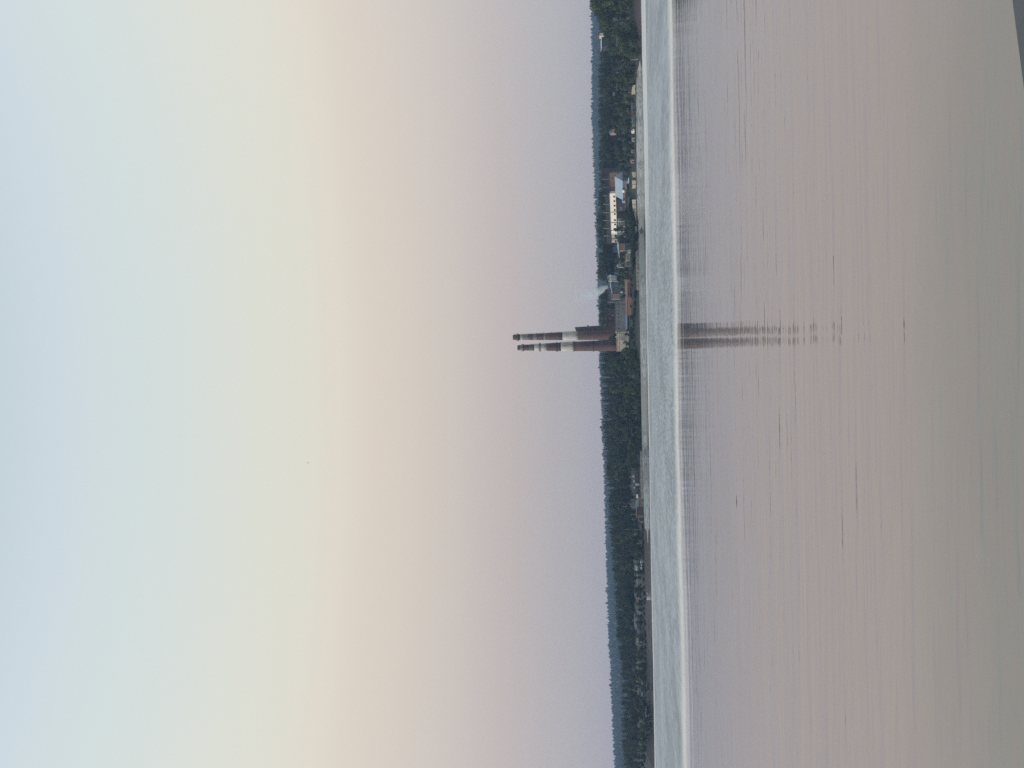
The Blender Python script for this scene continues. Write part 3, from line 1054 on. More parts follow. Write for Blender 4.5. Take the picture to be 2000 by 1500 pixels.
# ------------------------------------------------------------------ fences
M_FENCE = mat("weathered_white_panels", (0.52, 0.485, 0.41), (0.32, 0.29, 0.25), 0.55, spots=(0.30, 0.26, 0.22))
M_FENCEY = mat("yellowed_panels", (0.38, 0.38, 0.29), (0.26, 0.26, 0.21), 0.6)
M_FENCEG = mat("painted_graffiti_panels", (0.50, 0.45, 0.38), (0.16, 0.15, 0.17), 1.1, spots=(0.12, 0.20, 0.15), contrast=(0.46, 0.54))


def fence(label, pts, mt, group="pale panel fences on the far shore", ruined=0.12, mt2=None, rng=(0, 0)):
    """pts: (Y, Xtop, Xfoot) along the fence"""
    rf = random.Random(int(pts[0][0]))
    D = None
    P = []
    for Yi, Xt, Xf in pts:
        D = near_shore(Yi, 9.5, Xf)
        a = at(Xt, Yi, D)
        b = at(Xf, Yi, D)
        P.append((a.x, D, b.z, a.z))
    c = P[len(P) // 2]
    root = thing("fence", label, "fence", (c[0], c[1], c[2]), group)
    total = abs(P[-1][0] - P[0][0])
    n = max(1, int(round(total / 2.6)))
    tabz0 = sorted((p[0], p[2]) for p in P)
    tabz1 = sorted((p[0], p[3]) for p in P)
    taby = sorted((p[0], p[1]) for p in P)
    xa, xb = min(p[0] for p in P), max(p[0] for p in P)
    for k in range(n):
        x0 = xa + (xb - xa) * k / n
        x1 = xa + (xb - xa) * (k + 1) / n
        y0, y1 = lerp_table(taby, x0), lerp_table(taby, x1)
        zb = min(lerp_table(tabz0, x0), ground_z(x0, y0)) - 0.3
        h0 = lerp_table(tabz1, x0) + rf.uniform(-0.12, 0.08)
        h1 = lerp_table(tabz1, x1) + rf.uniform(-0.12, 0.08)
        m_ = mt2 if (mt2 and rng[0] <= k / n <= rng[1]) else mt
        pnl = MB()
        pnl.hexa([(x0 + 0.14, y0, zb), (x1 - 0.05, y1, zb), (x1 - 0.05, y1 + 0.12, zb), (x0 + 0.14, y0 + 0.12, zb),
                  (x0 + 0.14, y0, h0), (x1 - 0.05, y1, h1), (x1 - 0.05, y1 + 0.12, h1), (x0 + 0.14, y0 + 0.12, h0)])
        pnl.build("panel", m_, root)
        pst = MB()
        hp = max(h0, h1) + 0.1
        pst.box(x0 - 0.05, x0 + 0.13, y0 - 0.08, y0 + 0.14, zb, hp)
        pst.build("post", C_CONC, root)
    return root


fence("short yellowish panel fence under the birches at the right end of the embankment", [(166, 1235, 1241), (176, 1234, 1240), (185, 1233, 1238.5)], M_FENCEY)
fence("short yellowish fence stub right of a dark gate gap", [(336, 1233.8, 1240), (347, 1235.5, 1240.5)], M_FENCEY)
fence("broken pale fence piece between the gate gap and the brick barn", [(352.5, 1234, 1240), (362, 1235, 1239.5), (369, 1234.5, 1240)], M_FENCE)
fence("long pale panel fence stepping down below the white building", [(390, 1234.3, 1240), (405, 1235.5, 1241), (420, 1236, 1241.5), (430, 1238, 1243.5), (438, 1238.5, 1245)], M_FENCE)
fence("longest pale panel fence with graffiti stretch below the beige block house", [(442, 1240, 1247), (460, 1241, 1249), (485, 1241.5, 1250), (525, 1242, 1250), (567, 1243.2, 1250.5)], M_FENCE,
      mt2=M_FENCEG, rng=(0.32, 0.60))
fence("pale panel fence in front of the dark roofed houses left of the chimneys", [(880, 1250, 1256.5), (920, 1250.5, 1257.5), (950, 1251.5, 1258), (975, 1252.5, 1259)], M_FENCE)

# ------------------------------------------------------------------ shore sheds, boats, houses
def shed(label, Yr, Yl, X0, D, wallm, roofm=None, group="coloured sheds on the right shore", depth=4.0, roof="shed", rh=0.5, name="shed", cat="shed", door=True):
    Ym = (Yr + Yl) / 2
    w = (Yl - Yr)
    return building(name, label, cat, Yr, Yl, X0, X0 + 8, D, None, depth, wallm, roof, roofm or R_GREY, group=group, roof_h=rh, over=0.15,
                    door=(Ym - w * 0.22, Ym + w * 0.22, X0 + 1.6, W_DWOOD) if door else None)


def C(r, g, b):
    return mat("paint_%d_%d_%d" % (int(r * 100), int(g * 100), int(b * 100)), (r, g, b), tuple(x * 0.75 for x in (r, g, b)), 0.8)


shed("dull dark blue shed at the right end of the coloured row", 201, 209.5, 1235, 11, C(0.05, 0.085, 0.115), rh=0.3)
shed("lighter steel blue shed beside the maroon shed", 210.2, 215.8, 1235, 11.5, C(0.095, 0.15, 0.18), rh=0.3)
shed("long maroon shed between two blue sheds", 217, 229, 1235.3, 11, C(0.14, 0.07, 0.075), C(0.12, 0.075, 0.08), rh=0.3)
shed("steel blue shed with dark door left of the maroon shed", 230, 240.5, 1235.5, 11, C(0.09, 0.155, 0.19), rh=0.3)
shed("pale green shed left of the blue sheds", 242, 247.6, 1236, 11, C(0.28, 0.32, 0.20), C(0.2, 0.22, 0.17), rh=0.2)
shed("narrow salmon shed squeezed between pale green shed and white van", 248, 252.4, 1234.8, 12, C(0.36, 0.23, 0.19), rh=0.2)
shed("tiny cream hut behind the shrubs on the right bank", 270, 277.5, 1234.8, 12, C(0.42, 0.41, 0.32), group="small huts on the right bank", rh=0.3)
shed("small olive grey hut on the right bank under a tree", 293.5, 299.5, 1234, 12, C(0.22, 0.21, 0.15), group="small huts on the right bank", rh=0.4)
shed("small pinkish hut with dark door on the right bank", 313, 319.5, 1232.5, 13, C(0.36, 0.25, 0.23), group="small huts on the right bank", rh=0.5)
# white van
f = Fac(253, 261.5, 10.5)
zb = max(f.z(1241.5), f.gz(2))
root = thing("parked_van", "white van parked at the left end of the coloured sheds", "van", f.p(257, -0.9, zb))
b = MB()
pr = [(253.2, zb + 0.35), (261.4, zb + 0.35), (261.4, zb + 1.75), (260.4, zb + 2.1), (255.2, zb + 2.1), (253.9, zb + 1.35), (253.2, zb + 1.15)]
vs = [f.p(Y_, 0, z_) for Y_, z_ in pr] + [f.p(Y_, -1.8, z_) for Y_, z_ in pr]
k = len(pr)
b.add(vs, [tuple(range(k - 1, -1, -1)), tuple(range(k, 2 * k))] + [(i, (i + 1) % k, k + (i + 1) % k, k + i) for i in range(k)])
b.build("body", W_WHITE, root)
b = MB()
f.box(b, 254.6, 256.0, zb + 1.35, zb + 1.85, 0.005, 0.03)
b.build("side_window", M_GLASS, root)
for Yw in (254.8, 259.8):
    MB().tube([f.p(Yw, 0.04, zb + 0.32), f.p(Yw, -0.2, zb + 0.32)], [0.33, 0.33], 14).build("wheel", M_GLASS, root)


def boat(label, X, Yr, Yl, D, mt, group=None, hgt=0.8, stripe=None):
    f = Fac(Yr, Yl, D)
    zb = max(f.z(X), 0.0) - 0.12
    root = thing("rowing_boat", label, "boat", f.p((Yr + Yl) / 2, -0.8, zb), group)
    vs, fs = [], []
    n = 9
    for i in range(n):
        t = i / (n - 1.0)
        w = 0.85 * (1 - (2 * abs(t - 0.45)) ** 2.6 * 0.8)
        rise = 0.35 * (2 * abs(t - 0.5)) ** 3
        Yc = Yr + (Yl - Yr) * t
        for o, z in ((-w, hgt + rise), (-w * 0.6, rise * 0.6), (w * 0.6, rise * 0.6), (w, hgt + rise), (w * 0.85, hgt + rise - 0.02), (0, hgt * 0.4 + rise), (-w * 0.85, hgt + rise - 0.02)):
            vs.append(f.p(Yc, o - 0.8, zb + z))
    for i in range(n - 1):
        for j in range(7):
            a, b2 = i * 7 + j, i * 7 + (j + 1) % 7
            fs.append((a, b2, b2 + 7, a + 7))
    fs.append(tuple(range(7)))
    fs.append(tuple((n - 1) * 7 + j for j in range(6, -1, -1)))
    MB().add(vs, fs).build("hull", mt, root)
    for tt in (0.35, 0.65):
        s = MB()
        Yc = Yr + (Yl - Yr) * tt
        dy = abs(Yl - Yr) * 0.03
        f.box(s, Yc - dy, Yc + dy, zb + hgt * 0.75, zb + hgt * 0.82, -1.5, -0.1)
        s.build("thwart", W_DWOOD, root)
    return root


boat("long white rowing boat drawn up at the waterline left of the barns", 1267.2, 1158, 1172, -1.5, W_PALE, "boats on the far shore", 1.0)
boat("small dull red boat tipped on the grey embankment", 1246.2, 182.5, 188.5, 4.5, C(0.16, 0.075, 0.075), "boats on the far shore", 0.7)

# houses on the left half of the shore
def roofed_extra(f, root, z0, z1, px):
    # pale gables set on the dark roof
    for (Yr, Yl, X0, X1, mt) in ((928.5, 933.5, 1234.6, 1239.2, W_LIGHT), (937.5, 943.5, 1236, 1240.2, W_PALE), (950.5, 955.5, 1236.8, 1241, W_PALE)):
        d = MB()
        Ym = (Yr + Yl) / 2
        zt, zl = f.z(X0, Ym), f.z(X1, Ym)
        vs = [f.p(Yl, 0.3, zl), f.p(Yr, 0.3, zl), f.p(Ym, 0.3, zt), f.p(Yl, -3.0, zl), f.p(Yr, -3.0, zl), f.p(Ym, -3.0, zt)]
        d.add(vs, [(0, 1, 2), (5, 4, 3), (0, 2, 5, 3), (2, 1, 4, 5), (1, 0, 3, 4)])
        d.build("dormer", mt, root)
    c = MB()
    f.box(c, 944, 948.2, f.z(1250), f.z(1241), 0.05, 1.0)
    c.build("chimney_breast", W_LIGHT, root)
    s = MB()
    f.box(s, 925, 965, f.z(1234.6), f.z(1233.4), -4.4, -4.0)
    s.build("ridge_cap", R_GREY, root)


building("terrace_house", "long dark roofed house with three pale dormers behind the left fence", "house",
         926, 964, 1246.5, 1252, 446, None, 8, mat("dull_plum_boards", (0.065, 0.05, 0.058), (0.045, 0.036, 0.042), 0.6), "gable", mat("plum_slate", (0.088, 0.078, 0.092), (0.06, 0.054, 0.066), 0.6), roof_h=3.7, extra=roofed_extra,
         wins=[(1248, 1250.5, 929, 931), (1248, 1250.5, 936, 938), (1248, 1250.5, 953, 955)])


def porch_extra(f, root, z0, z1, px):
    s = MB()
    f.slope(s, 965.2, 972.6, 1.4, f.z(1246.5), -0.5, f.z(1241.2), 0.25)
    s.build("bargeboard", W_LIGHT, root)
    p = MB()
    f.box(p, 971.8, 972.6, f.z(1256), f.z(1245), 0.4, 0.75)
    p.build("porch_post", W_LIGHT, root)


building("porch_house", "dull tan house with white porch trim left of the long dark roofed house", "house",
         964.6, 973, 1243, 1252, 442, None, 6, mat("dull_tan", (0.13, 0.11, 0.10), (0.09, 0.08, 0.08), 0.8), "front", R_BROWN, roof_h=1.6, extra=porch_extra,
         wins=[(1246, 1249, 967, 969)])
building("tan_shed", "tan boarded shed with pale grey roof between porch house and maroon barn", "shed",
         974, 990, 1248, 1258, 11, None, 6, W_TAN, "shed", R_GREY, roof_h=1.7, door=(979, 990, 1252.6, mat("pale_boards", (0.36, 0.33, 0.27))))


def barn_extra(f, root, z0, z1, px):
    s = MB()
    f.box(s, 1006.2, 1010.6, f.gz(0) - 0.2, f.z(1246), -5, -0.1)
    s.build("end_bay", W_TAN, root)


building("maroon_barn", "tall plain maroon barn with tan end bay at the water's edge", "barn",
         990.6, 1006, 1244.5, 1258, 9.5, None, 7, mat("maroon_boards", (0.095, 0.068, 0.075), (0.075, 0.055, 0.062), 0.5), "shed", R_BROWN, roof_h=0.6, extra=barn_extra)
building("low_barn", "lower dark maroon shed with pale post left of the maroon barn", "shed",
         1011.2, 1016.4, 1248.5, 1259, 9.5, None, 5, mat("maroon_boards", (0.095, 0.068, 0.075)), "shed", R_BROWN, roof_h=0.4, door=(1013, 1015.5, 1253, W_DWOOD))
building("boat_shelter", "narrow open tan shelter at the left end of the barns", "shed",
         1016.9, 1019.4, 1249.4, 1259.5, 9.5, None, 3, W_TAN, "flat", R_GREY, roof_h=0.2)
building("pale_shed", "small pale boarded shed under birches left of the chimneys", "shed",
         732, 743, 1231.5, 1238, 448, None, 5, mat("greenish_boards", (0.30, 0.31, 0.25)), "shed", W_DWOOD, roof_h=0.5, door=(739, 742, 1233, W_DWOOD))

W_DIM = mat("dim_plaster", (0.22, 0.22, 0.22), (0.15, 0.15, 0.155), 0.8)
lh = "houses among trees on the left shore"
building("cottage", "cottage with pale blue roof and aerial among left trees", "house", 1107, 1114, 1245, 1253, 440, None, 6, W_DIM, "gable", R_BLUE, lh, roof_h=1.3, chimney=1112)
building("cottage", "white gabled cottage front beside the pale blue roofed cottage", "house", 1117, 1122.5, 1244, 1253, 440, None, 6, W_LIGHT, "front", R_GREY, lh, roof_h=1.4, wins=[(1245, 1247, 1119, 1121)])
building("cottage", "squat pale walled cottage left of the white gabled front", "house", 1120.8, 1126, 1246, 1254, 432, None, 5, W_DIM, "gable", R_GREY, lh, roof_h=0.6)
building("cottage", "long grey blue cottage with low roof left of the squat cottage", "house", 1130, 1141, 1246, 1254, 436, None, 6, W_DIM, "gable", R_GREY, lh, roof_h=0.7, wins=[(1247.2, 1249.2, 1132, 1133.6), (1247.2, 1249.2, 1137, 1138.6)])
building("red_house", "dark roofed house with red gable end above the white boat", "house", 1153, 1166, 1244, 1252, 438, None, 7, W_NAVY, "gable", R_SLATE, lh, roof_h=1.6,
         extra=lambda f, r, z0, z1, px: f.gable_front(f.box(MB(), 1166.2, 1170.6, z0, z1 - 0.3, -5, 0.3), 1166.0, 1170.8, -5, 0.35, z1 - 0.297, 1.3).build("red_wing", mat("faded_red", (0.36, 0.19, 0.17)), r))
building("cottage", "cream cottage standing alone in dark trees", "house", 1193, 1201.5, 1245, 1252, 438, None, 5, W_LIGHT, "gable", R_GREY, lh, roof_h=0.7, wins=[(1246.2, 1248, 1195, 1196.6), (1246.2, 1248, 1198.4, 1200)])
building("hip_house", "broad house with faded grey roof right of the bright white shed", "house", 1205, 1227, 1245, 1253, 436, None, 9, R_SLATE, "gable", mat("faded_roof", (0.12, 0.12, 0.135)), lh, roof_h=1.9, chimney=1216)
building("white_shed", "tiny bright white shed between two dark roofed houses", "shed", 1227.5, 1231.5, 1248.5, 1254, 430, None, 3, W_WHITE, "shed", W_WHITE, lh, roof_h=0.5)
building("big_house", "wide dark roofed house with grey wall and pink end", "house", 1233, 1249, 1250.8, 1257, 15, None, 8, mat("stone_grey_wall", (0.15, 0.16, 0.155)), "gable", R_SLATE, lh, roof_h=1.9,
         wins=[(1252.2, 1254.2, 1236, 1237.6), (1252.2, 1254.2, 1241, 1242.6)],
         extra=lambda f, r, z0, z1, px: f.box(MB(), 1249.2, 1252, z0, z1 + 0.5, -5, 0.1).build("pink_wing", mat("faded_pink", (0.38, 0.26, 0.26)), r))
building("flat_house", "long pale flat roofed block above the pink ended house", "building", 1245, 1259.5, 1242, 1249, 446, None, 6, mat("pale_green_wall", (0.40, 0.42, 0.41)), "flat", R_GREY, lh, roof_h=0.2)
building("blue_house", "faint blue grey house behind the dark maroon barn on the far left", "house", 1325, 1339, 1255.5, 1264, 18, None, 6, mat("dim_blue", (0.10, 0.13, 0.16)), "gable", mat("dim_blue_roof", (0.12, 0.145, 0.17)), lh, roof_h=0.9)
building("blue_house", "second faint blue grey house left of the orange ended barn", "house", 1350, 1371, 1255.5, 1264, 18, None, 6, mat("dim_blue", (0.10, 0.13, 0.16)), "gable", mat("dim_blue_roof", (0.12, 0.145, 0.17)), lh, roof_h=0.9)
building("orange_barn", "dark barn with orange end wall at the far left waterline", "barn", 1331, 1346.5, 1264.6, 1272, 4, None, 6, W_NAVY, "shed", R_SLATE, lh, roof_h=0.5,
         extra=lambda f, r, z0, z1, px: f.box(MB(), 1346.8, 1350, z0, z1, -5, 0.1).build("orange_end", mat("faded_orange", (0.34, 0.20, 0.17)), r))
building("boathouse", "boathouse with bright pale flat roof on the far left shore", "boathouse", 1378, 1395, 1263, 1271, 4.5, None, 7, W_DWOOD, "flat", mat("bright_sheet", (0.60, 0.64, 0.68)), lh, roof_h=0.5, over=0.5)
for (Yr, Yl, X0, lb) in ((1391, 1395, 1267.5, "small white hut at the foot of the pale roofed boathouse"), (1404, 1407.5, 1267.2, "right one of two grey white jetty huts on the far left shore"),
                         (1412.5, 1417, 1267.2, "left one of two grey white jetty huts on the far left shore")):
    shed(lb, Yr, Yl, X0, 1.5, W_PALE, W_PALE, lh, 2.5, "front", 0.5, "jetty_hut", "hut", door=False)
for (Yr, Yl, X0, lb) in ((1095, 1099.2, 1252.6, "small white hut at the right edge of the left village"), (1101.5, 1104, 1254, "smallest white hut left of the first white hut"),
                         (1107.2, 1110.5, 1253.2, "white hut in front of the pale blue roofed cottage")):
    shed(lb, Yr, Yl, X0, 14, W_PALE, W_PALE, lh, 2.5, "shed", 0.5, "garden_hut", "hut", door=False)
# hillside houses on the right
building("hill_house", "white walled house peeping over the big right trees", "house", 59.5, 65, 1170, 1180, 560, None, 5, W_LIGHT, "front", R_BROWN, "houses on the right hillside", roof_h=1.2)
building("hill_shed", "pale blue roofed shed beside the white hillside house", "shed", 67.5, 87, 1175.5, 1182, 550, None, 7, W_NAVY, "shed", R_BLUE, "houses on the right hillside", roof_h=1.1, over=0.4)
building("hill_cottage", "small pinkish cottage half hidden in the right hillside trees", "house", 250, 257, 1193, 1199, 486, None, 5, mat("pink_wall", (0.34, 0.26, 0.23)), "front", R_GREY, "houses on the right hillside", roof_h=1.0)

# ------------------------------------------------------------------ quay under the camera, stick, bird
zl = 4.77
p1 = at_z(1972, 0, zl)
p2 = at_z(2000, 215, zl)
d = (p1 - p2).normalized()
a = p2 - d * 2.2
b = p1 + d * 3.0
nrm = Vector((d.y, -d.x, 0)).normalized()
if nrm.y > 0:
    nrm = -nrm
cq = [a, b, b + nrm * 4.5, a + nrm * 4.5]
root = thing("quay", "smooth dark grey quay edge cutting across the near corner above the water", "quay", (cq[0] + cq[2]) / 2 - Vector((0, 0, zl)))
M_QUAY = mat("dark_grey_coping", (0.105, 0.108, 0.118), (0.085, 0.088, 0.098), 6.0, rough=0.7)
qb = MB()
inn = [cq[0] + nrm * 0.02, cq[1] + nrm * 0.02, cq[2], cq[3]]
qb.hexa([(q.x, q.y, -3.0) for q in inn] + [(q.x, q.y, zl - 0.165) for q in inn])
qb.build("wall", mat("quay_wall", (0.10, 0.10, 0.10)), root)
qc = MB()
o_ = 0.012
top = [cq[0] + nrm * o_, cq[1] + nrm * o_, cq[2], cq[3]]
qc.hexa([(q.x, q.y, zl - 0.16) for q in cq] + [(q.x, q.y, zl - o_) for q in cq])
qc.hexa([(q.x, q.y, zl - o_ + 0.0005) for q in cq] + [(q.x, q.y, zl) for q in top])
qc.build("coping", M_QUAY, root)

p = at_z(1438.5, 967, 0.0)
q = at_z(1438.8, 994, 0.0)
st = MB()
st.tube([p, p + (q - p) * 0.3 + Vector((0, 0, 0.002)), p + (q - p) * 0.6 + Vector((0, 0, 0.003)), q + Vector((0, 0, -0.004))], [0.004, 0.011, 0.012, 0.004], 8)
o = st.build("floating_stick", mat("wet_wood", (0.03, 0.026, 0.024)), None, (p + q) / 2)
tag(o, "thin dark stick floating alone on the calm water", "stick")

p = at(602, 904, 170)
bd = MB()
bd.tube([p + Vector((-0.36, 0, 0.05)), p + Vector((-0.26, 0, 0.04)), p + Vector((-0.08, 0, 0.0)), p + Vector((0.12, 0, -0.01)), p + Vector((0.30, 0, -0.02))], [0.015, 0.05, 0.085, 0.06, 0.02], 8)
for sgn in (-1, 1):
    w = [(0.03, 0, 0.04), (-0.12, 0, 0.04), (-0.10, 0.28 * sgn, 0.16), (0.06, 0.28 * sgn, 0.15), (-0.02, 0.62 * sgn, 0.08), (0.04, 0.60 * sgn, 0.08)]
    vs = [p + Vector(q_) for q_ in w] + [p + Vector(q_) + Vector((0, 0, 0.015)) for q_ in w]
    bd.add(vs, [(0, 1, 2, 3), (3, 2, 4, 5), (9, 8, 7, 6), (11, 10, 8, 9), (1, 0, 6, 7), (2, 1, 7, 8), (4, 2, 8, 10), (0, 3, 9, 6), (3, 5, 11, 9), (5, 4, 10, 11)])
bd.v = [tuple(p + (Vector(q_) - p) * 0.8) for q_ in bd.v]
o = bd.build("bird", mat("gull_feathers", (0.92, 0.92, 0.91), (0.88, 0.88, 0.87), 3.0), None, p)
tag(o, "tiny pale grey bird gliding alone in the empty sky", "bird")

# ------------------------------------------------------------------ trees
def leaf_quad(mb, c, nrm, s, rr):
    nrm = nrm.normalized()
    a = nrm.orthogonal().normalized()
    b = nrm.cross(a)
    t = rr.random() * 6.283
    u = a * math.cos(t) + b * math.sin(t)
    w = nrm.cross(u)
    s2 = s * rr.uniform(0.55, 0.95)
    mb.add([c + u * s, c + w * s2, c - u * s * rr.uniform(0.7, 1.0), c - w * s2], [(0, 1, 2, 3)])


def crown_lobes(rr, lobes, n, s):
    mb = MB()
    tot = sum(l[3] * l[4] for l in lobes)
    for (x, y, z, rx, rz) in lobes:
        k = int(n * rx * rz / tot)
        for _ in range(k):
            d = Vector((rr.gauss(0, 1), rr.gauss(0, 1), rr.gauss(0.15, 1))).normalized()
            sh = rr.uniform(0.62, 1.06)
            c = Vector((x + d.x * rx * sh, y + d.y * rx * sh, z + d.z * rz * sh))
            nn = d + Vector((rr.gauss(0, 0.5), rr.gauss(0, 0.5), rr.gauss(0.3, 0.5)))
            leaf_quad(mb, c, nn, s * rr.uniform(0.7, 1.25), rr)
    return mb


def trunk_mb(rr, h, r, lean=0.02, limbs=5, z0=0.35, spread=0.2):
    mb = MB()
    lx, ly = rr.uniform(-lean, lean), rr.uniform(-lean, lean)
    pts = [(lx * t * h, ly * t * h + 0.01 * math.sin(t * 5), t * h - (0.03 if t == 0 else 0)) for t in (0, 0.25, 0.5, 0.75, 1.0)]
    mb.tube(pts, [r * 1.25, r, r * 0.75, r * 0.45, r * 0.12], 7)
    for i in range(limbs):
        t = z0 + (0.9 - z0) * (i + 0.5) / limbs
        a = rr.random() * 6.283
        b = Vector((lx * t * h, ly * t * h, t * h))
        L = spread * (1.15 - t)
        e1 = b + Vector((math.cos(a) * L * 0.6, math.sin(a) * L * 0.6, L * 0.35))
        e2 = b + Vector((math.cos(a) * L * 1.1, math.sin(a) * L * 1.1, L * 0.75))
        mb.tube([b, e1, e2], [r * 0.45, r * 0.3, r * 0.08], 5)
    return mb


PROTO = {}


def proto(kind, idx):
    """unit-height tree: (crown mesh builder, trunk mesh builder, leaf material, bark material)"""
    rr = random.Random(hash((kind == "oak", kind == "conifer", kind == "birch", kind == "bush", idx)) & 0xffff)
    rr = random.Random({"oak": 100, "conifer": 200, "birch": 300, "bush": 400, "willow": 500}[kind] + idx)
    if kind == "oak":
        lobes = []
        for i in range(11):
            z = rr.uniform(0.34, 0.86)
            env = math.sqrt(max(0.05, 1 - ((z - 0.52) / 0.46) ** 2))
            a = rr.random() * 6.283
            rad = env * rr.uniform(0.10, 0.24)
            lobes.append((math.cos(a) * rad, math.sin(a) * rad, z, rr.uniform(0.10, 0.17), rr.uniform(0.08, 0.14)))
        lobes.append((0.0, 0.0, 0.84, 0.12, 0.13))
        lobes.append((0.0, 0.0, 0.55, 0.2, 0.2))
        return crown_lobes(rr, lobes, 1500, 0.030), trunk_mb(rr, 0.8, 0.022), M_DECID, M_BARK
    if kind == "willow":
        lobes = []
        for i in range(16):
            z = rr.uniform(0.12, 0.88)
            env = math.sqrt(max(0.05, 1 - ((z - 0.42) / 0.56) ** 2))
            a = rr.random() * 6.283
            rad = env * rr.uniform(0.14, 0.34)
            lobes.append((math.cos(a) * rad, math.sin(a) * rad, z, rr.uniform(0.10, 0.18), rr.uniform(0.08, 0.15)))
        lobes.append((0.0, 0.0, 0.85, 0.14, 0.14))
        return crown_lobes(rr, lobes, 2200, 0.026), trunk_mb(rr, 0.75, 0.028, spread=0.35), M_WILLOW, M_BARK
    if kind == "birch":
        lobes = []
        for i in range(12):
            z = rr.uniform(0.40, 0.92)
            env = math.sqrt(max(0.05, 1 - ((z - 0.62) / 0.38) ** 2))
            a = rr.random() * 6.283
            rad = env * rr.uniform(0.05, 0.14)
            lobes.append((math.cos(a) * rad, math.sin(a) * rad, z, rr.uniform(0.06, 0.10), rr.uniform(0.07, 0.12)))
        lobes.append((0.0, 0.0, 0.90, 0.06, 0.10))
        return crown_lobes(rr, lobes, 1100, 0.025), trunk_mb(rr, 0.9, 0.013, 0.05, 4, 0.45, 0.14), M_BIRCHL, M_BIRCHB
    if kind == "bush":
        lobes = []
        for i in range(8):
            a = rr.random() * 6.283
            rad = rr.uniform(0.1, 0.55)
            lobes.append((math.cos(a) * rad, math.sin(a) * rad, rr.uniform(0.12, 0.66), rr.uniform(0.24, 0.38), rr.uniform(0.22, 0.32)))
        return crown_lobes(rr, lobes, 620, 0.085), trunk_mb(rr, 0.5, 0.025, 0.1, 3, 0.2, 0.4), M_BUSH, M_BARK
    # conifer
    mb = MB()
    z = 0.10
    k = 0
    while z < 0.985:
        R = 0.17 * (1 - z) ** 0.85 * rr.uniform(0.85, 1.15) + 0.008
        nb = 9 if z < 0.75 else 6
        for i in range(nb):
            a = 6.283 * (i + rr.random() * 0.8) / nb + k * 0.7
            L = R * rr.uniform(0.65, 1.2)
            wd = max(0.012, L * 0.42)
            dx, dy = math.cos(a), math.sin(a)
            px_, py_ = -dy, dx
            droop = L * rr.uniform(0.25, 0.6)
            c0 = Vector((0, 0, z + 0.012))
            c1 = Vector((dx * L * 0.55, dy * L * 0.55, z - droop * 0.35))
            c2 = Vector((dx * L, dy * L, z - droop))
            s1 = Vector((px_, py_, -0.25)) * wd * 0.55
            s1b = Vector((-px_, -py_, -0.25)) * wd * 0.55
            mb.add([c0, c1 + s1, c2, c1 + s1b], [(0, 1, 2, 3)])
            mb.add([c1 + Vector((0, 0, 0.01)), c1 + s1 * 1.5 + Vector((dx, dy, 0)) * L * 0.3 - Vector((0, 0, 0.02)), c1 + Vector((0, 0, -0.028))], [(0, 1, 2)])
        z += 0.028 + 0.018 * (1 - z)
        k += 1
    mb.add([Vector((0.006, 0, 0.96)), Vector((-0.006, 0.004, 0.96)), Vector((0, -0.006, 0.96)), Vector((0, 0, 1.02))], [(0, 1, 3), (1, 2, 3), (2, 0, 3)])
    return mb, trunk_mb(rr, 0.97, 0.014, 0.01, 0), M_CONIF, M_BARK


def get_proto(kind, idx):
    key = (kind, idx)
    if key not in PROTO:
        c, t, lm_, bm = proto(kind, idx)
        mc = bpy.data.meshes.new("crown")
        mc.from_pydata([tuple(p) for p in c.v], [], c.f)
        mc.materials.append(lm_)
        mt_ = bpy.data.meshes.new("trunk")
        mt_.from_pydata([tuple(p) for p in t.v], [], t.f)
        mt_.materials.append(bm)
        PROTO[key] = (mc, mt_, c, lm_)
    return PROTO[key]


KIND_NAME = {"oak": "leafy_tree", "conifer": "spruce_tree", "birch": "birch_tree", "bush": "bush", "willow": "willow_tree"}
COUNT = {}


def tree(kind, Yi, Xtop, D, label, group, widen=1.0, cat=None, idx=None, rr=random):
    """place a tree whose top is seen at (Xtop, Yi) and whose foot is on the ground at depth D"""
    top = at(Xtop, Yi, D)
    gz_ = ground_z(top.x, D)
    h_ = max(1.2, top.z - gz_)
    idx = rr.randrange(4 if kind != "conifer" else 3) if idx is None else idx
    mc, mt_, _, _ = get_proto(kind, idx)
    root = bpy.data.objects.new(KIND_NAME[kind], None)
    root.empty_display_size = 0.2
    COL.objects.link(root)
    root.location = (top.x, D, gz_ - 0.05)
    root.rotation_euler = (0, 0, rr.random() * 6.283)
    w = h_ * widen
    root.scale = (w, w, h_)
    tag(root, label, cat or ("bush" if kind == "bush" else "tree"), group)
    for nm, me in (("crown", mc), ("trunk", mt_)):
        o = bpy.data.objects.new(nm, me)
        COL.objects.link(o)
        o.parent = root
    COUNT[kind] = COUNT.get(kind, 0) + 1
    return root


TOP_TAB = [(0, 1151), (30, 1157), (50, 1167), (112, 1168), (130, 1166), (200, 1165.5), (330, 1167), (360, 1168), (380, 1164.5), (440, 1162.5), (500, 1166.5), (520, 1165.5), (532, 1163),
           (545, 1167), (549, 1172), (553, 1184), (566, 1184), (572, 1174), (580, 1169), (590, 1165.5), (610, 1164.5), (628, 1168), (640, 1178), (652, 1180), (670, 1172), (690, 1167), (700, 1168), (720, 1170), (735, 1168),
           (750, 1171.5), (770, 1171.5), (800, 1176.5), (820, 1174.5), (830, 1173.5), (860, 1177.5), (900, 1179), (940, 1182.5), (980, 1184), (1020, 1185), (1060, 1189), (1100, 1193),
           (1140, 1196), (1200, 1199.5), (1250, 1202), (1300, 1209), (1350, 1211), (1400, 1211), (1450, 1212.5), (1500, 1217)]

# ---- stuff: woods that read as one mass -------------------------------------


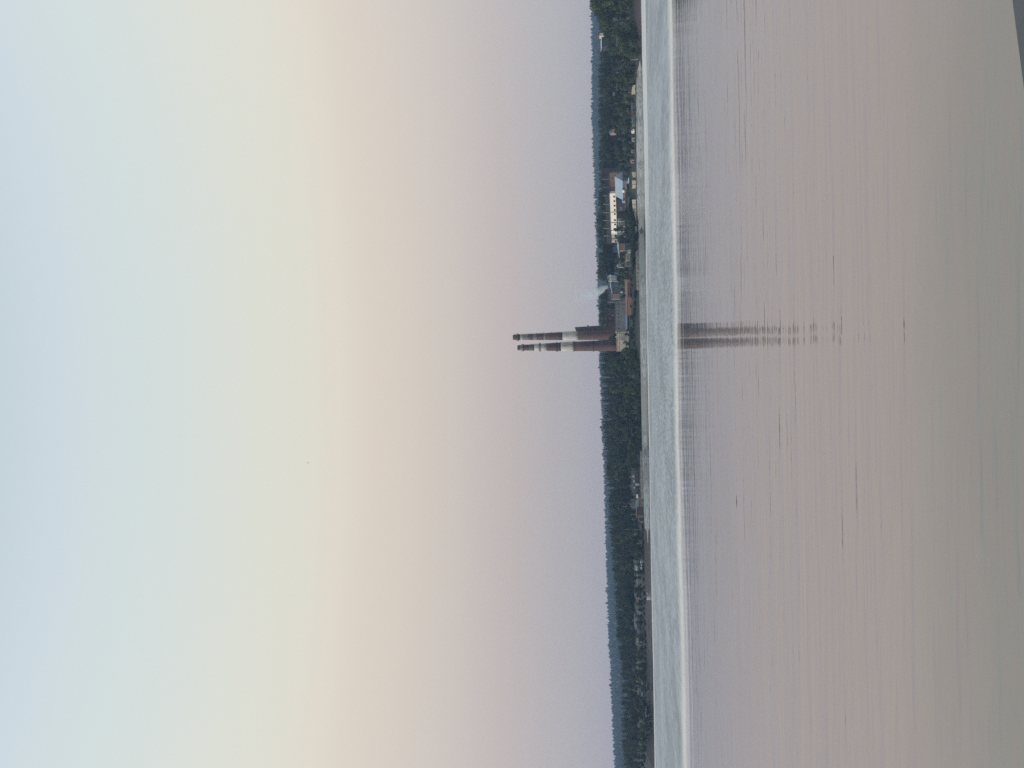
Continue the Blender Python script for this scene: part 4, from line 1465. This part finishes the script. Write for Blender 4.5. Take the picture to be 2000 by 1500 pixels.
def merged(specs, name, label, mt, rr):
    """specs: (kind, x, y, z, width, height)"""
    vs, fs = [], []
    for kind, x, y, z, w, h_, ix in specs:
        c = get_proto(kind, ix)[2]
        a = rr.random() * 6.283
        ca, sa = math.cos(a), math.sin(a)
        b = len(vs)
        vs += [(x + (p[0] * ca - p[1] * sa) * w, y + (p[0] * sa + p[1] * ca) * w, z + p[2] * h_) for p in c.v]
        fs += [tuple(b + i for i in q) for q in c.f]
    me = bpy.data.meshes.new(name)
    me.from_pydata(vs, [], fs)
    me.materials.append(mt)
    o = bpy.data.objects.new(name, me)
    COL.objects.link(o)
    tag(o, label, "wood", None, "stuff")
    return o


rr = random.Random(77)
# far hills: small pointed crowns
vs, fs = [], []
for i in range(9500):
    y = DFAR - 1050 * (rr.random() ** 1.7) + rr.uniform(0, 90)
    x = rr.uniform(-1.25, 1.25) * 0.5 * y * 1.05
    z = ground_z(x, y)
    h_ = rr.uniform(8, 15.0) * (1.25 if rr.random() < 0.08 else 1.0)
    r = h_ * rr.uniform(0.16, 0.27)
    n = 6
    b = len(vs)
    t0 = rr.random() * 6.28
    prof = [(r * 0.9, 0.0), (r, 0.25), (r * 0.62, 0.6), (0.1 * r, 1.0)] if rr.random() < 0.6 else [(r * 0.8, 0.0), (r * 1.2, 0.4), (r * 1.0, 0.72), (0.35 * r, 0.95)]
    for rad_, t in prof:
        for k in range(n):
            a = t0 + 6.283 * k / n
            j = rr.uniform(0.8, 1.2)
            vs.append((x + rad_ * j * math.cos(a), y + rad_ * j * math.sin(a), z - 0.5 + h_ * t + rr.uniform(-0.3, 0.3)))
    for q in range(3):
        for k in range(n):
            fs.append((b + q * n + k, b + q * n + (k + 1) % n, b + (q + 1) * n + (k + 1) % n, b + (q + 1) * n + k))
    fs.append(tuple(b + 3 * n + k for k in range(n)))
me = bpy.data.meshes.new("far_wood")
me.from_pydata(vs, [], fs)
me.materials.append(M_WOODC)
o = bpy.data.objects.new("far_wood", me)
COL.objects.link(o)
tag(o, "hazy blue forest covering the distant hills on the skyline", "wood", None, "stuff")

# the middle wood behind the first trees, one mass
specs_c, specs_d = [], []
for i in range(760):
    Yi = rr.uniform(-40, 1540)
    if 545 < Yi < 572 or 640 < Yi < 660:
        continue
    D = rr.uniform(575, 760)
    Xt = lerp_table(TOP_TAB, Yi) + (rr.uniform(0.8, 5.0) if i % 2 else rr.uniform(3.0, 14.0))
    top = at(Xt, Yi, D)
    gz_ = ground_z(top.x, D)
    h_ = top.z - gz_
    if h_ < 3:
        continue
    h2 = min(h_, rr.uniform(15, 24))
    kind = "conifer" if rr.random() < (0.75 if Yi > 690 else 0.35) else "oak"
    w = h2 * (rr.uniform(0.9, 1.3) if kind == "conifer" else rr.uniform(0.75, 1.0))
    (specs_c if kind == "conifer" else specs_d).append((kind, top.x, D, top.z - h2, w, h2, rr.randrange(3)))
merged(specs_c, "spruce_wood", "dark spruce wood behind the first trees all along the shore", M_WOODC, rr)
merged(specs_d, "leafy_wood", "dark leafy wood on the slope behind the buildings", M_WOODD, rr)

# ---- individual skyline and front trees ---------------------------------------
ZONES = [  # Y0, Y1, words, conifer share
    (112, 200, "above the birches on the right shore", 0.15),
    (200, 335, "above the coloured sheds", 0.2),
    (335, 476, "behind the white building", 0.25),
    (476, 548, "between the white building and the steam plume", 0.25),
    (570, 640, "behind the grey hall", 0.2),
    (688, 760, "just left of the chimneys", 0.75),
    (760, 900, "in the pointed wood left of the chimneys", 0.8),
    (900, 1020, "behind the dark roofed houses and barns", 0.65),
    (1020, 1150, "behind the left cottages", 0.5),
    (1150, 1300, "above the wide dark roofed house", 0.4),
    (1300, 1500, "on the far left shore", 0.4),
]


def zone(Yi):
    for z in ZONES:
        if z[0] <= Yi < z[1]:
            return z
    return None


KW = {"conifer": "dark pointed spruce", "oak": "rounded leafy tree", "birch": "slender birch", "bush": "low bush", "willow": "broad willow"}
# skyline row
Yi = 116.0
while Yi < 1500:
    zn = zone(Yi)
    if zn:
        kind = "conifer" if rr.random() < zn[3] else "oak"
        D = rr.uniform(540, 575) if Yi < 690 else rr.uniform(505, 545)
        if 335 < Yi < 640:
            D = rr.uniform(566, 590)
        Xt = lerp_table(TOP_TAB, Yi) + abs(rr.gauss(0, 1.8)) - 0.6
        tree(kind, Yi, Xt, D, "%s on the skyline %s" % (KW[kind], zn[2]), "skyline trees " + zn[2],
             rr.uniform(1.0, 1.35) if kind == "conifer" else rr.uniform(0.62, 0.85), rr=rr)
    Yi += rr.uniform(8.5, 13.5)
# front row: lower, nearer
FRONT = [(112, 1190), (150, 1196), (200, 1194), (260, 1196), (300, 1200), (335, 1202), (476, 1206), (545, 1199), (572, 1200), (688, 1190), (700, 1188), (760, 1192), (900, 1199), (1000, 1206), (1100, 1212),
         (1200, 1216), (1300, 1226), (1400, 1226), (1500, 1232)]
Yi = 117.0
while Yi < 1500:
    zn = zone(Yi)
    if zn and not (335 < Yi < 505) and not (555 < Yi < 690):
        r0 = rr.random()
        kind = "conifer" if r0 < zn[3] * 0.6 else ("birch" if r0 < zn[3] * 0.6 + 0.18 else "oak")
        base_s = shore(at(1240, Yi, 430).x)
        D = base_s + rr.uniform(34, 60)
        if 505 < Yi < 556:
            D = rr.uniform(470, 505)
        if 920 < Yi < 1020 or 1100 < Yi < 1260:
            D = base_s + rr.uniform(42, 66)
        Xt = lerp_table(FRONT, Yi) + rr.gauss(0, 3.5)
        tree(kind, Yi, Xt, D, "%s standing nearer the water %s" % (KW[kind], zn[2]), "lower trees " + zn[2],
             rr.uniform(1.0, 1.4) if kind == "conifer" else (rr.uniform(0.85, 1.1) if kind == "birch" else rr.uniform(0.8, 1.05)), rr=rr)
    Yi += rr.uniform(8.0, 12.5)
# lowest row right behind the bank
LOW = [(112, 1207), (200, 1213), (335, 1219), (690, 1217), (800, 1217), (880, 1220), (1020, 1228), (1100, 1236), (1260, 1243), (1300, 1241), (1500, 1246)]
Yi = 119.0
while Yi < 1500:
    zn = zone(Yi)
    if zn and not (335 < Yi < 690) and not (922 < Yi < 1022):
        r0 = rr.random()
        kind = "birch" if r0 < 0.2 else "willow"
        base_s = shore(at(1240, Yi, 430).x)
        D = base_s + (rr.uniform(12, 20) if Yi > 690 else rr.uniform(16, 26))
        Xt = lerp_table(LOW, Yi) + rr.gauss(0, 4)
        if 1095 < Yi < 1262 and rr.random() < 0.45:
            Yi += 10
            continue
        if (730 < Yi < 745) or (1325 < Yi < 1420 and rr.random() < 0.5):
            Yi += 9
            continue
        tree(kind, Yi, Xt, D, "%s in the lowest row %s" % (KW[kind], zn[2]), "lowest trees " + zn[2],
             rr.uniform(0.9, 1.2) if kind == "birch" else rr.uniform(0.9, 1.25), rr=rr)
    Yi += rr.uniform(10, 16)

for i_ in range(34):
    Yi = rr.uniform(1022, 1498)
    if 1090 < Yi < 1175 or 1200 < Yi < 1262 or 1325 < Yi < 1420:
        if rr.random() < 0.6:
            continue
    zn = zone(Yi)
    D = near_shore(Yi, rr.uniform(15, 30))
    tree("willow", Yi, lerp_table(LOW, Yi) + rr.uniform(2, 12), D, "%s in the lowest row %s" % (KW["willow"], zn[2]), "lowest trees " + zn[2], rr.uniform(0.9, 1.3), rr=rr)
# landmark trees
for (kind, Yi, Xt, D, wd, lb) in (
        ("willow", 6, 1150, 386, 0.62, "tallest leafy tree at the right edge above the bank"),
        ("willow", 26, 1161, 390, 0.62, "big leafy tree second from the right edge"),
        ("willow", 46, 1168, 392, 0.7, "big leafy tree with crown just below the distant hill gap"),
        ("willow", 72, 1177, 388, 0.85, "broad bright willow below the pale blue roofed hillside shed"),
        ("willow", 96, 1183, 398, 0.75, "leafy tree at the left end of the big right trees"),
        ("oak", 57, 1173.5, 500, 0.8, "round tree hiding the foot of the white hillside house"),
        ("oak", 67, 1176.5, 496, 0.8, "round tree under the right half of the pale blue hillside roof"),
        ("oak", 78, 1177, 500, 0.8, "round tree under the left half of the pale blue hillside roof"),
        ("oak", 249, 1196.5, 470, 0.8, "tree hiding the right foot of the pinkish hillside cottage"),
        ("oak", 258, 1197, 468, 0.8, "tree hiding the left foot of the pinkish hillside cottage"),
        ("willow", 14, 1207, 378, 0.95, "low spreading willow at the right edge over the brown bank"),
        ("willow", 50, 1212, 380, 0.95, "low spreading willow reaching over the brown bank"),
        ("willow", 84, 1205, 382, 0.9, "low rounded willow hanging towards the concrete embankment"),
        ("willow", 104, 1216, 386, 0.9, "lowest willow beside the start of the concrete embankment"),
        ("oak", 661, 1186.5, 474, 0.95, "dense dark domed tree at the foot of the two chimneys"),
        ("willow", 653, 1219, 448, 0.8, "leafy tree hiding the right foot of the beige hall"),
        ("willow", 670, 1216, 448, 0.9, "leafy tree in front of the middle of the beige hall"),
        ("willow", 685, 1212, 450, 0.95, "taller leafy tree at the left corner of the beige hall"),
        ("willow", 699, 1209, 452, 0.85, "leafy tree left of the beige hall by the brown bank"),
        ("willow", 714, 1206, 452, 0.8, "leafy tree between the beige hall and the birch pair"),
        ("oak", 447.5, 1196.5, 474, 0.7, "small tree hiding one window of the white building"),
        ("oak", 465, 1199, 474, 0.8, "small tree at the left end of the white building"),
        ("oak", 533, 1162, 560, 0.7, "tree with a bent tip standing over the skyline right of the steam"),
        ("willow", 545, 1203, 455, 0.8, "dense dark tree behind the fence right of the orange red roof"),
        ("willow", 529, 1206, 455, 0.8, "dense dark tree left of the lean-to by the beige block house"),
        ("willow", 537, 1212, 446, 0.9, "dense dark tree nearest the fence between beige block house and orange red roof"),
        ("willow", 519, 1214, 462, 0.8, "dense dark tree close behind the lean-to"),
        ("willow", 553, 1206, 475, 0.8, "dense dark tree just behind the right end of the orange red roof"),
        ("willow", 566, 1210, 478, 0.9, "green tree above the middle of the orange red roof"),
        ("willow", 579, 1211, 476, 0.9, "green tree above the left end of the orange red roof"),
        ("willow", 418, 1209, 462, 0.8, "green tree between the dark navy building and the factory hall"),
        ("willow", 408, 1220, 450, 0.9, "green tree left of the broken brick barn"),
        ("willow", 422, 1222, 446, 1.0, "green tree under the right end of the factory hall"),
        ("willow", 436, 1221, 450, 1.0, "green tree under the middle of the factory hall"),
        ("willow", 450, 1223, 448, 1.0, "green tree under the left half of the factory hall"),
        ("willow", 463, 1222, 450, 1.0, "green tree below the narrow red brown shed"),
        ("willow", 345, 1217, 446, 0.8, "green tree below the pale narrow annex"),
        ("willow", 331, 1210, 448, 0.8, "green tree right of the pale narrow annex"),
        ("willow", 372, 1223, 446, 1.0, "low green tree below the pale blue roofed hall"),
        ("willow", 497, 1209, 490, 0.8, "dark tree behind the beige block house"),
        ("willow", 509, 1200, 500, 0.75, "dark tall tree behind the lean-to and tiny huts"),
        ("willow", 558, 1229, 436, 1.2, "wide dark shrub tree over the left end of the long white fence"),
        ("willow", 571, 1230, 438, 1.1, "wide dark shrub tree right of the red brick house"),
        ("birch", 728, 1196, 446, 0.9, "right birch of a white stemmed pair beside the pale boarded shed"),
        ("birch", 733, 1199, 445, 0.9, "left birch of a white stemmed pair beside the pale boarded shed"),
        ("birch", 797, 1197, 446, 0.85, "brightest white stemmed birch left of the pale boarded shed"),
        ("birch", 803, 1201, 445, 0.85, "leaning white stemmed birch next to the brightest one"),
        ("birch", 1034, 1212, 428, 0.9, "lone white stemmed birch left of the barns"),
        ("birch", 152, 1186, 428, 0.85, "white stemmed birch above the right end of the embankment"),
        ("birch", 166, 1188, 430, 0.85, "white stemmed birch just behind the yellowish fence"),
        ("birch", 192, 1184, 432, 0.8, "white stemmed birch right of the dull blue shed"),
        ("birch", 202, 1186, 432, 0.8, "white stemmed birch directly behind the dull blue shed")):
    tree(kind, Yi, Xt, D, lb, None, wd, rr=rr)

# bushes along the bank and between buildings
BUSH = []
for Yi in range(264, 336, 9):
    BUSH.append((Yi + rr.uniform(-2, 2), rr.uniform(1228, 1235), 434, "on the right bank left of the white van"))
for Yi in range(340, 440, 10):
    BUSH.append((Yi + rr.uniform(-3, 3), rr.uniform(1222, 1230), 442, "between the blue roofed hall and the fence"))
for Yi in range(424, 580, 10):
    BUSH.append((Yi + rr.uniform(-3, 3), rr.uniform(1229, 1236), 442, "behind the longest white fence"))
for Yi in range(414, 475, 10):
    BUSH.append((Yi + rr.uniform(-3, 3), rr.uniform(1217, 1223), 462, "below the factory hall"))
for Yi in range(572, 700, 8):
    BUSH.append((Yi + rr.uniform(-3, 3), rr.uniform(1235, 1242), 430, "on the bank below the grey hall"))
for i_ in range(22):
    BUSH.append((rr.uniform(566, 700), rr.uniform(1228, 1238), rr.uniform(432, 446), "on the green slope below the chimneys"))
for Yi in range(704, 880, 12):
    BUSH.append((Yi + rr.uniform(-4, 4), rr.uniform(1240, 1248), 430, "on the brown bank left of the chimneys"))
for Yi in range(1022, 1500, 13):
    BUSH.append((Yi + rr.uniform(-4, 4), rr.uniform(1247, 1255) + (Yi - 1025) * 0.024, 432, "among the left cottages"))
for Yi in range(1025, 1500, 11):
    BUSH.append((Yi + rr.uniform(-4, 4), rr.uniform(1254, 1261) + (Yi - 1025) * 0.018, 400, "on the left bank near the water"))
for Yi, Xt, D, wd in BUSH:
    top = at(Xt, Yi, D)
    s_ = shore(top.x)
    D = max(D, s_ + rr.uniform(8, 11.5))
    tree("bush", Yi, Xt, D, "low green bush growing " + wd, "bushes " + wd, rr.uniform(1.0, 1.7), rr=rr)
print("TREES", COUNT, sum(COUNT.values()))

# ------------------------------------------------------------------ steam plume
Dp = 596.0
pb = at(1188, 559.5, Dp)
ph = at(1122, 559.5, Dp).z - pb.z
root_loc = Vector((pb.x, Dp, pb.z))
pm = MB()
n = 16
rows = []
for k in range(9):
    t = k / 8.0
    zc = t * ph
    xc = -9.0 * t ** 0.8
    r = 0.7 + 11.0 * t ** 0.75
    for i in range(n):
        a = 6.283 * i / n
        rows.append(root_loc + Vector((xc + r * 1.15 * math.cos(a), r * math.sin(a), zc)))
fs = [(k * n + i, k * n + (i + 1) % n, (k + 1) * n + (i + 1) % n, (k + 1) * n + i) for k in range(8) for i in range(n)]
fs += [tuple(range(n - 1, -1, -1)), tuple(8 * n + i for i in range(n))]
pm.add(rows, fs)
M_STEAM = bpy.data.materials.new("steam")
M_STEAM.use_nodes = True
nt = M_STEAM.node_tree
nt.nodes.clear()
outn = N(nt, "ShaderNodeOutputMaterial")
vol = N(nt, "ShaderNodeVolumePrincipled")
vol.inputs["Color"].default_value = (0.90, 0.955, 1.0, 1)
tc = N(nt, "ShaderNodeTexCoord")
sp = N(nt, "ShaderNodeSeparateXYZ")
link(nt, tc.outputs["Object"], sp.inputs[0])
tz = math_("DIVIDE", sp.outputs["Z"], ph, clamp=True)
xc = math_("MULTIPLY", math_("POWER", tz, 0.8), 9.0)
rad_ = math_("MULTIPLY_ADD", math_("POWER", tz, 0.75), 11.0, 0.7)
dx = math_("ADD", sp.outputs["X"], xc)
dd = math_("SQRT", math_("ADD", math_("MULTIPLY", dx, dx), math_("MULTIPLY", sp.outputs["Y"], sp.outputs["Y"])))
dn = math_("DIVIDE", dd, rad_)
fall = math_("SUBTRACT", 1.0, smooth(dn, 0.25, 1.0))
nz = N(nt, "ShaderNodeTexNoise")
nz.inputs["Scale"].default_value = 0.22
nz.inputs["Detail"].default_value = 4
link(nt, tc.outputs["Object"], nz.inputs["Vector"])
nn = math_("MAXIMUM", smooth(nz.outputs["Fac"], 0.36, 0.66), math_("SUBTRACT", 0.8, math_("MULTIPLY", tz, 2.6)))
zf = math_("POWER", math_("SUBTRACT", 1.0, tz), 4.0)
den = math_("MULTIPLY", math_("MULTIPLY", fall, nn), math_("MULTIPLY_ADD", zf, 3.5, 0.06))
link(nt, den, vol.inputs["Density"])
vol.inputs["Anisotropy"].default_value = 0.2
link(nt, vol.outputs[0], outn.inputs["Volume"])
M_STEAM.cycles.volume_step_rate = 1.0
st_o = pm.build("steam_plume", M_STEAM, None, root_loc)
tag(st_o, "white steam plume rising through the gap in the trees and drifting left", "steam", None, "stuff")

# ------------------------------------------------------------------ haze
M_HAZE = bpy.data.materials.new("haze")
M_HAZE.use_nodes = True
nt = M_HAZE.node_tree
nt.nodes.clear()
outn = N(nt, "ShaderNodeOutputMaterial")
vol = N(nt, "ShaderNodeVolumePrincipled")
vol.inputs["Color"].default_value = (0.44, 0.66, 1.0, 1)
vol.inputs["Density"].default_value = 0.00017
vol.inputs["Anisotropy"].default_value = 0.0
link(nt, vol.outputs[0], outn.inputs["Volume"])
hz = MB().box(-3700, 3700, -320, 4100, -8, 135).build("haze", M_HAZE)
tag(hz, "thin bluish haze over the whole lake and hills", None, None, "stuff")

# ------------------------------------------------------------------ sky and sun
SUN_EL = math.radians(11.0)
SUN_AZ = math.radians(-99.0)      # from +Y (view direction) turning towards +X; behind the viewer, to the left
world = bpy.data.worlds.new("World")
sc.world = world
world.use_nodes = True
nt = world.node_tree
nt.nodes.clear()
outw = N(nt, "ShaderNodeOutputWorld")
tc = N(nt, "ShaderNodeTexCoord")
sep = N(nt, "ShaderNodeSeparateXYZ")
link(nt, tc.outputs["Generated"], sep.inputs[0])
el = math_("ARCSINE", math_("MAXIMUM", math_("MINIMUM", sep.outputs["Z"], 1.0), -1.0))
fac = math_("DIVIDE", el, math.radians(90.0))
ramp = N(nt, "ShaderNodeValToRGB")
link(nt, fac, ramp.inputs["Fac"])
#SKYBEGIN
SKY = [(0.00, (0.3163, 0.2530, 0.3176)), (3.31, (0.3163, 0.2530, 0.3176)), (5.96, (0.3730, 0.2929, 0.3056)), (9.02, (0.4765, 0.3527, 0.3170)), (12.83, (0.5765, 0.4608, 0.3743)), (16.61, (0.6685, 0.5485, 0.4295)), (19.59, (0.7216, 0.6038, 0.4606)), (21.79, (0.7580, 0.6593, 0.5154)), (23.95, (0.7493, 0.6959, 0.5596)), (27.45, (0.7344, 0.7186, 0.5926)), (30.82, (0.7037, 0.7220, 0.6476)), (34.03, (0.6740, 0.7250, 0.6751)), (37.09, (0.6541, 0.7132, 0.6916)), (39.98, (0.6167, 0.6904, 0.7197)), (42.60, (0.5734, 0.6517, 0.6771)), (60.00, (0.4472, 0.5865, 0.6771)), (90.00, (0.3555, 0.5214, 0.6771))]
#SKYEND
NISH = 0.0
el_ = ramp.color_ramp.elements
while len(el_) > 1:
    el_.remove(el_[0])
for i, (d_, c) in enumerate(SKY):
    e_ = el_[0] if i == 0 else el_.new(d_ / 90.0)
    e_.position = d_ / 90.0
    e_.color = (*c, 1)
bg = N(nt, "ShaderNodeBackground")
link(nt, ramp.outputs["Color"], bg.inputs["Color"])
bg.inputs["Strength"].default_value = 0.93
sky = N(nt, "ShaderNodeTexSky", sky_type="NISHITA")
sky.sun_disc = False
sky.sun_elevation = SUN_EL
sky.sun_rotation = SUN_AZ
bg2 = N(nt, "ShaderNodeBackground")
link(nt, sky.outputs["Color"], bg2.inputs["Color"])
bg2.inputs["Strength"].default_value = 0.05
mixs = N(nt, "ShaderNodeAddShader")
link(nt, bg.outputs[0], mixs.inputs[0])
link(nt, bg2.outputs[0], mixs.inputs[1])
link(nt, mixs.outputs[0], outw.inputs["Surface"])

sl = bpy.data.lights.new("sun", "SUN")
sl.energy = 2.2
sl.angle = math.radians(2.0)
sl.color = (1.0, 0.94, 0.85)
so = bpy.data.objects.new("sun", sl)
COL.objects.link(so)
sd = Vector((math.sin(SUN_AZ) * math.cos(SUN_EL), math.cos(SUN_AZ) * math.cos(SUN_EL), math.sin(SUN_EL)))
so.rotation_euler = sd.to_track_quat("Z", "Y").to_euler()
so.location = (0, 0, 300)

# ------------------------------------------------------------------ render settings
sc.view_settings.view_transform = "Standard"
sc.view_settings.look = "None"
sc.view_settings.exposure = 0.0
sc.view_settings.gamma = 1.0
sc.view_settings.use_curve_mapping = False
sc.render.engine = "CYCLES"
sc.cycles.max_bounces = 6
sc.cycles.diffuse_bounces = 2
sc.cycles.glossy_bounces = 3
sc.cycles.volume_bounces = 3
sc.cycles.use_denoising = False
sc.cycles.sample_clamp_indirect = 4.0
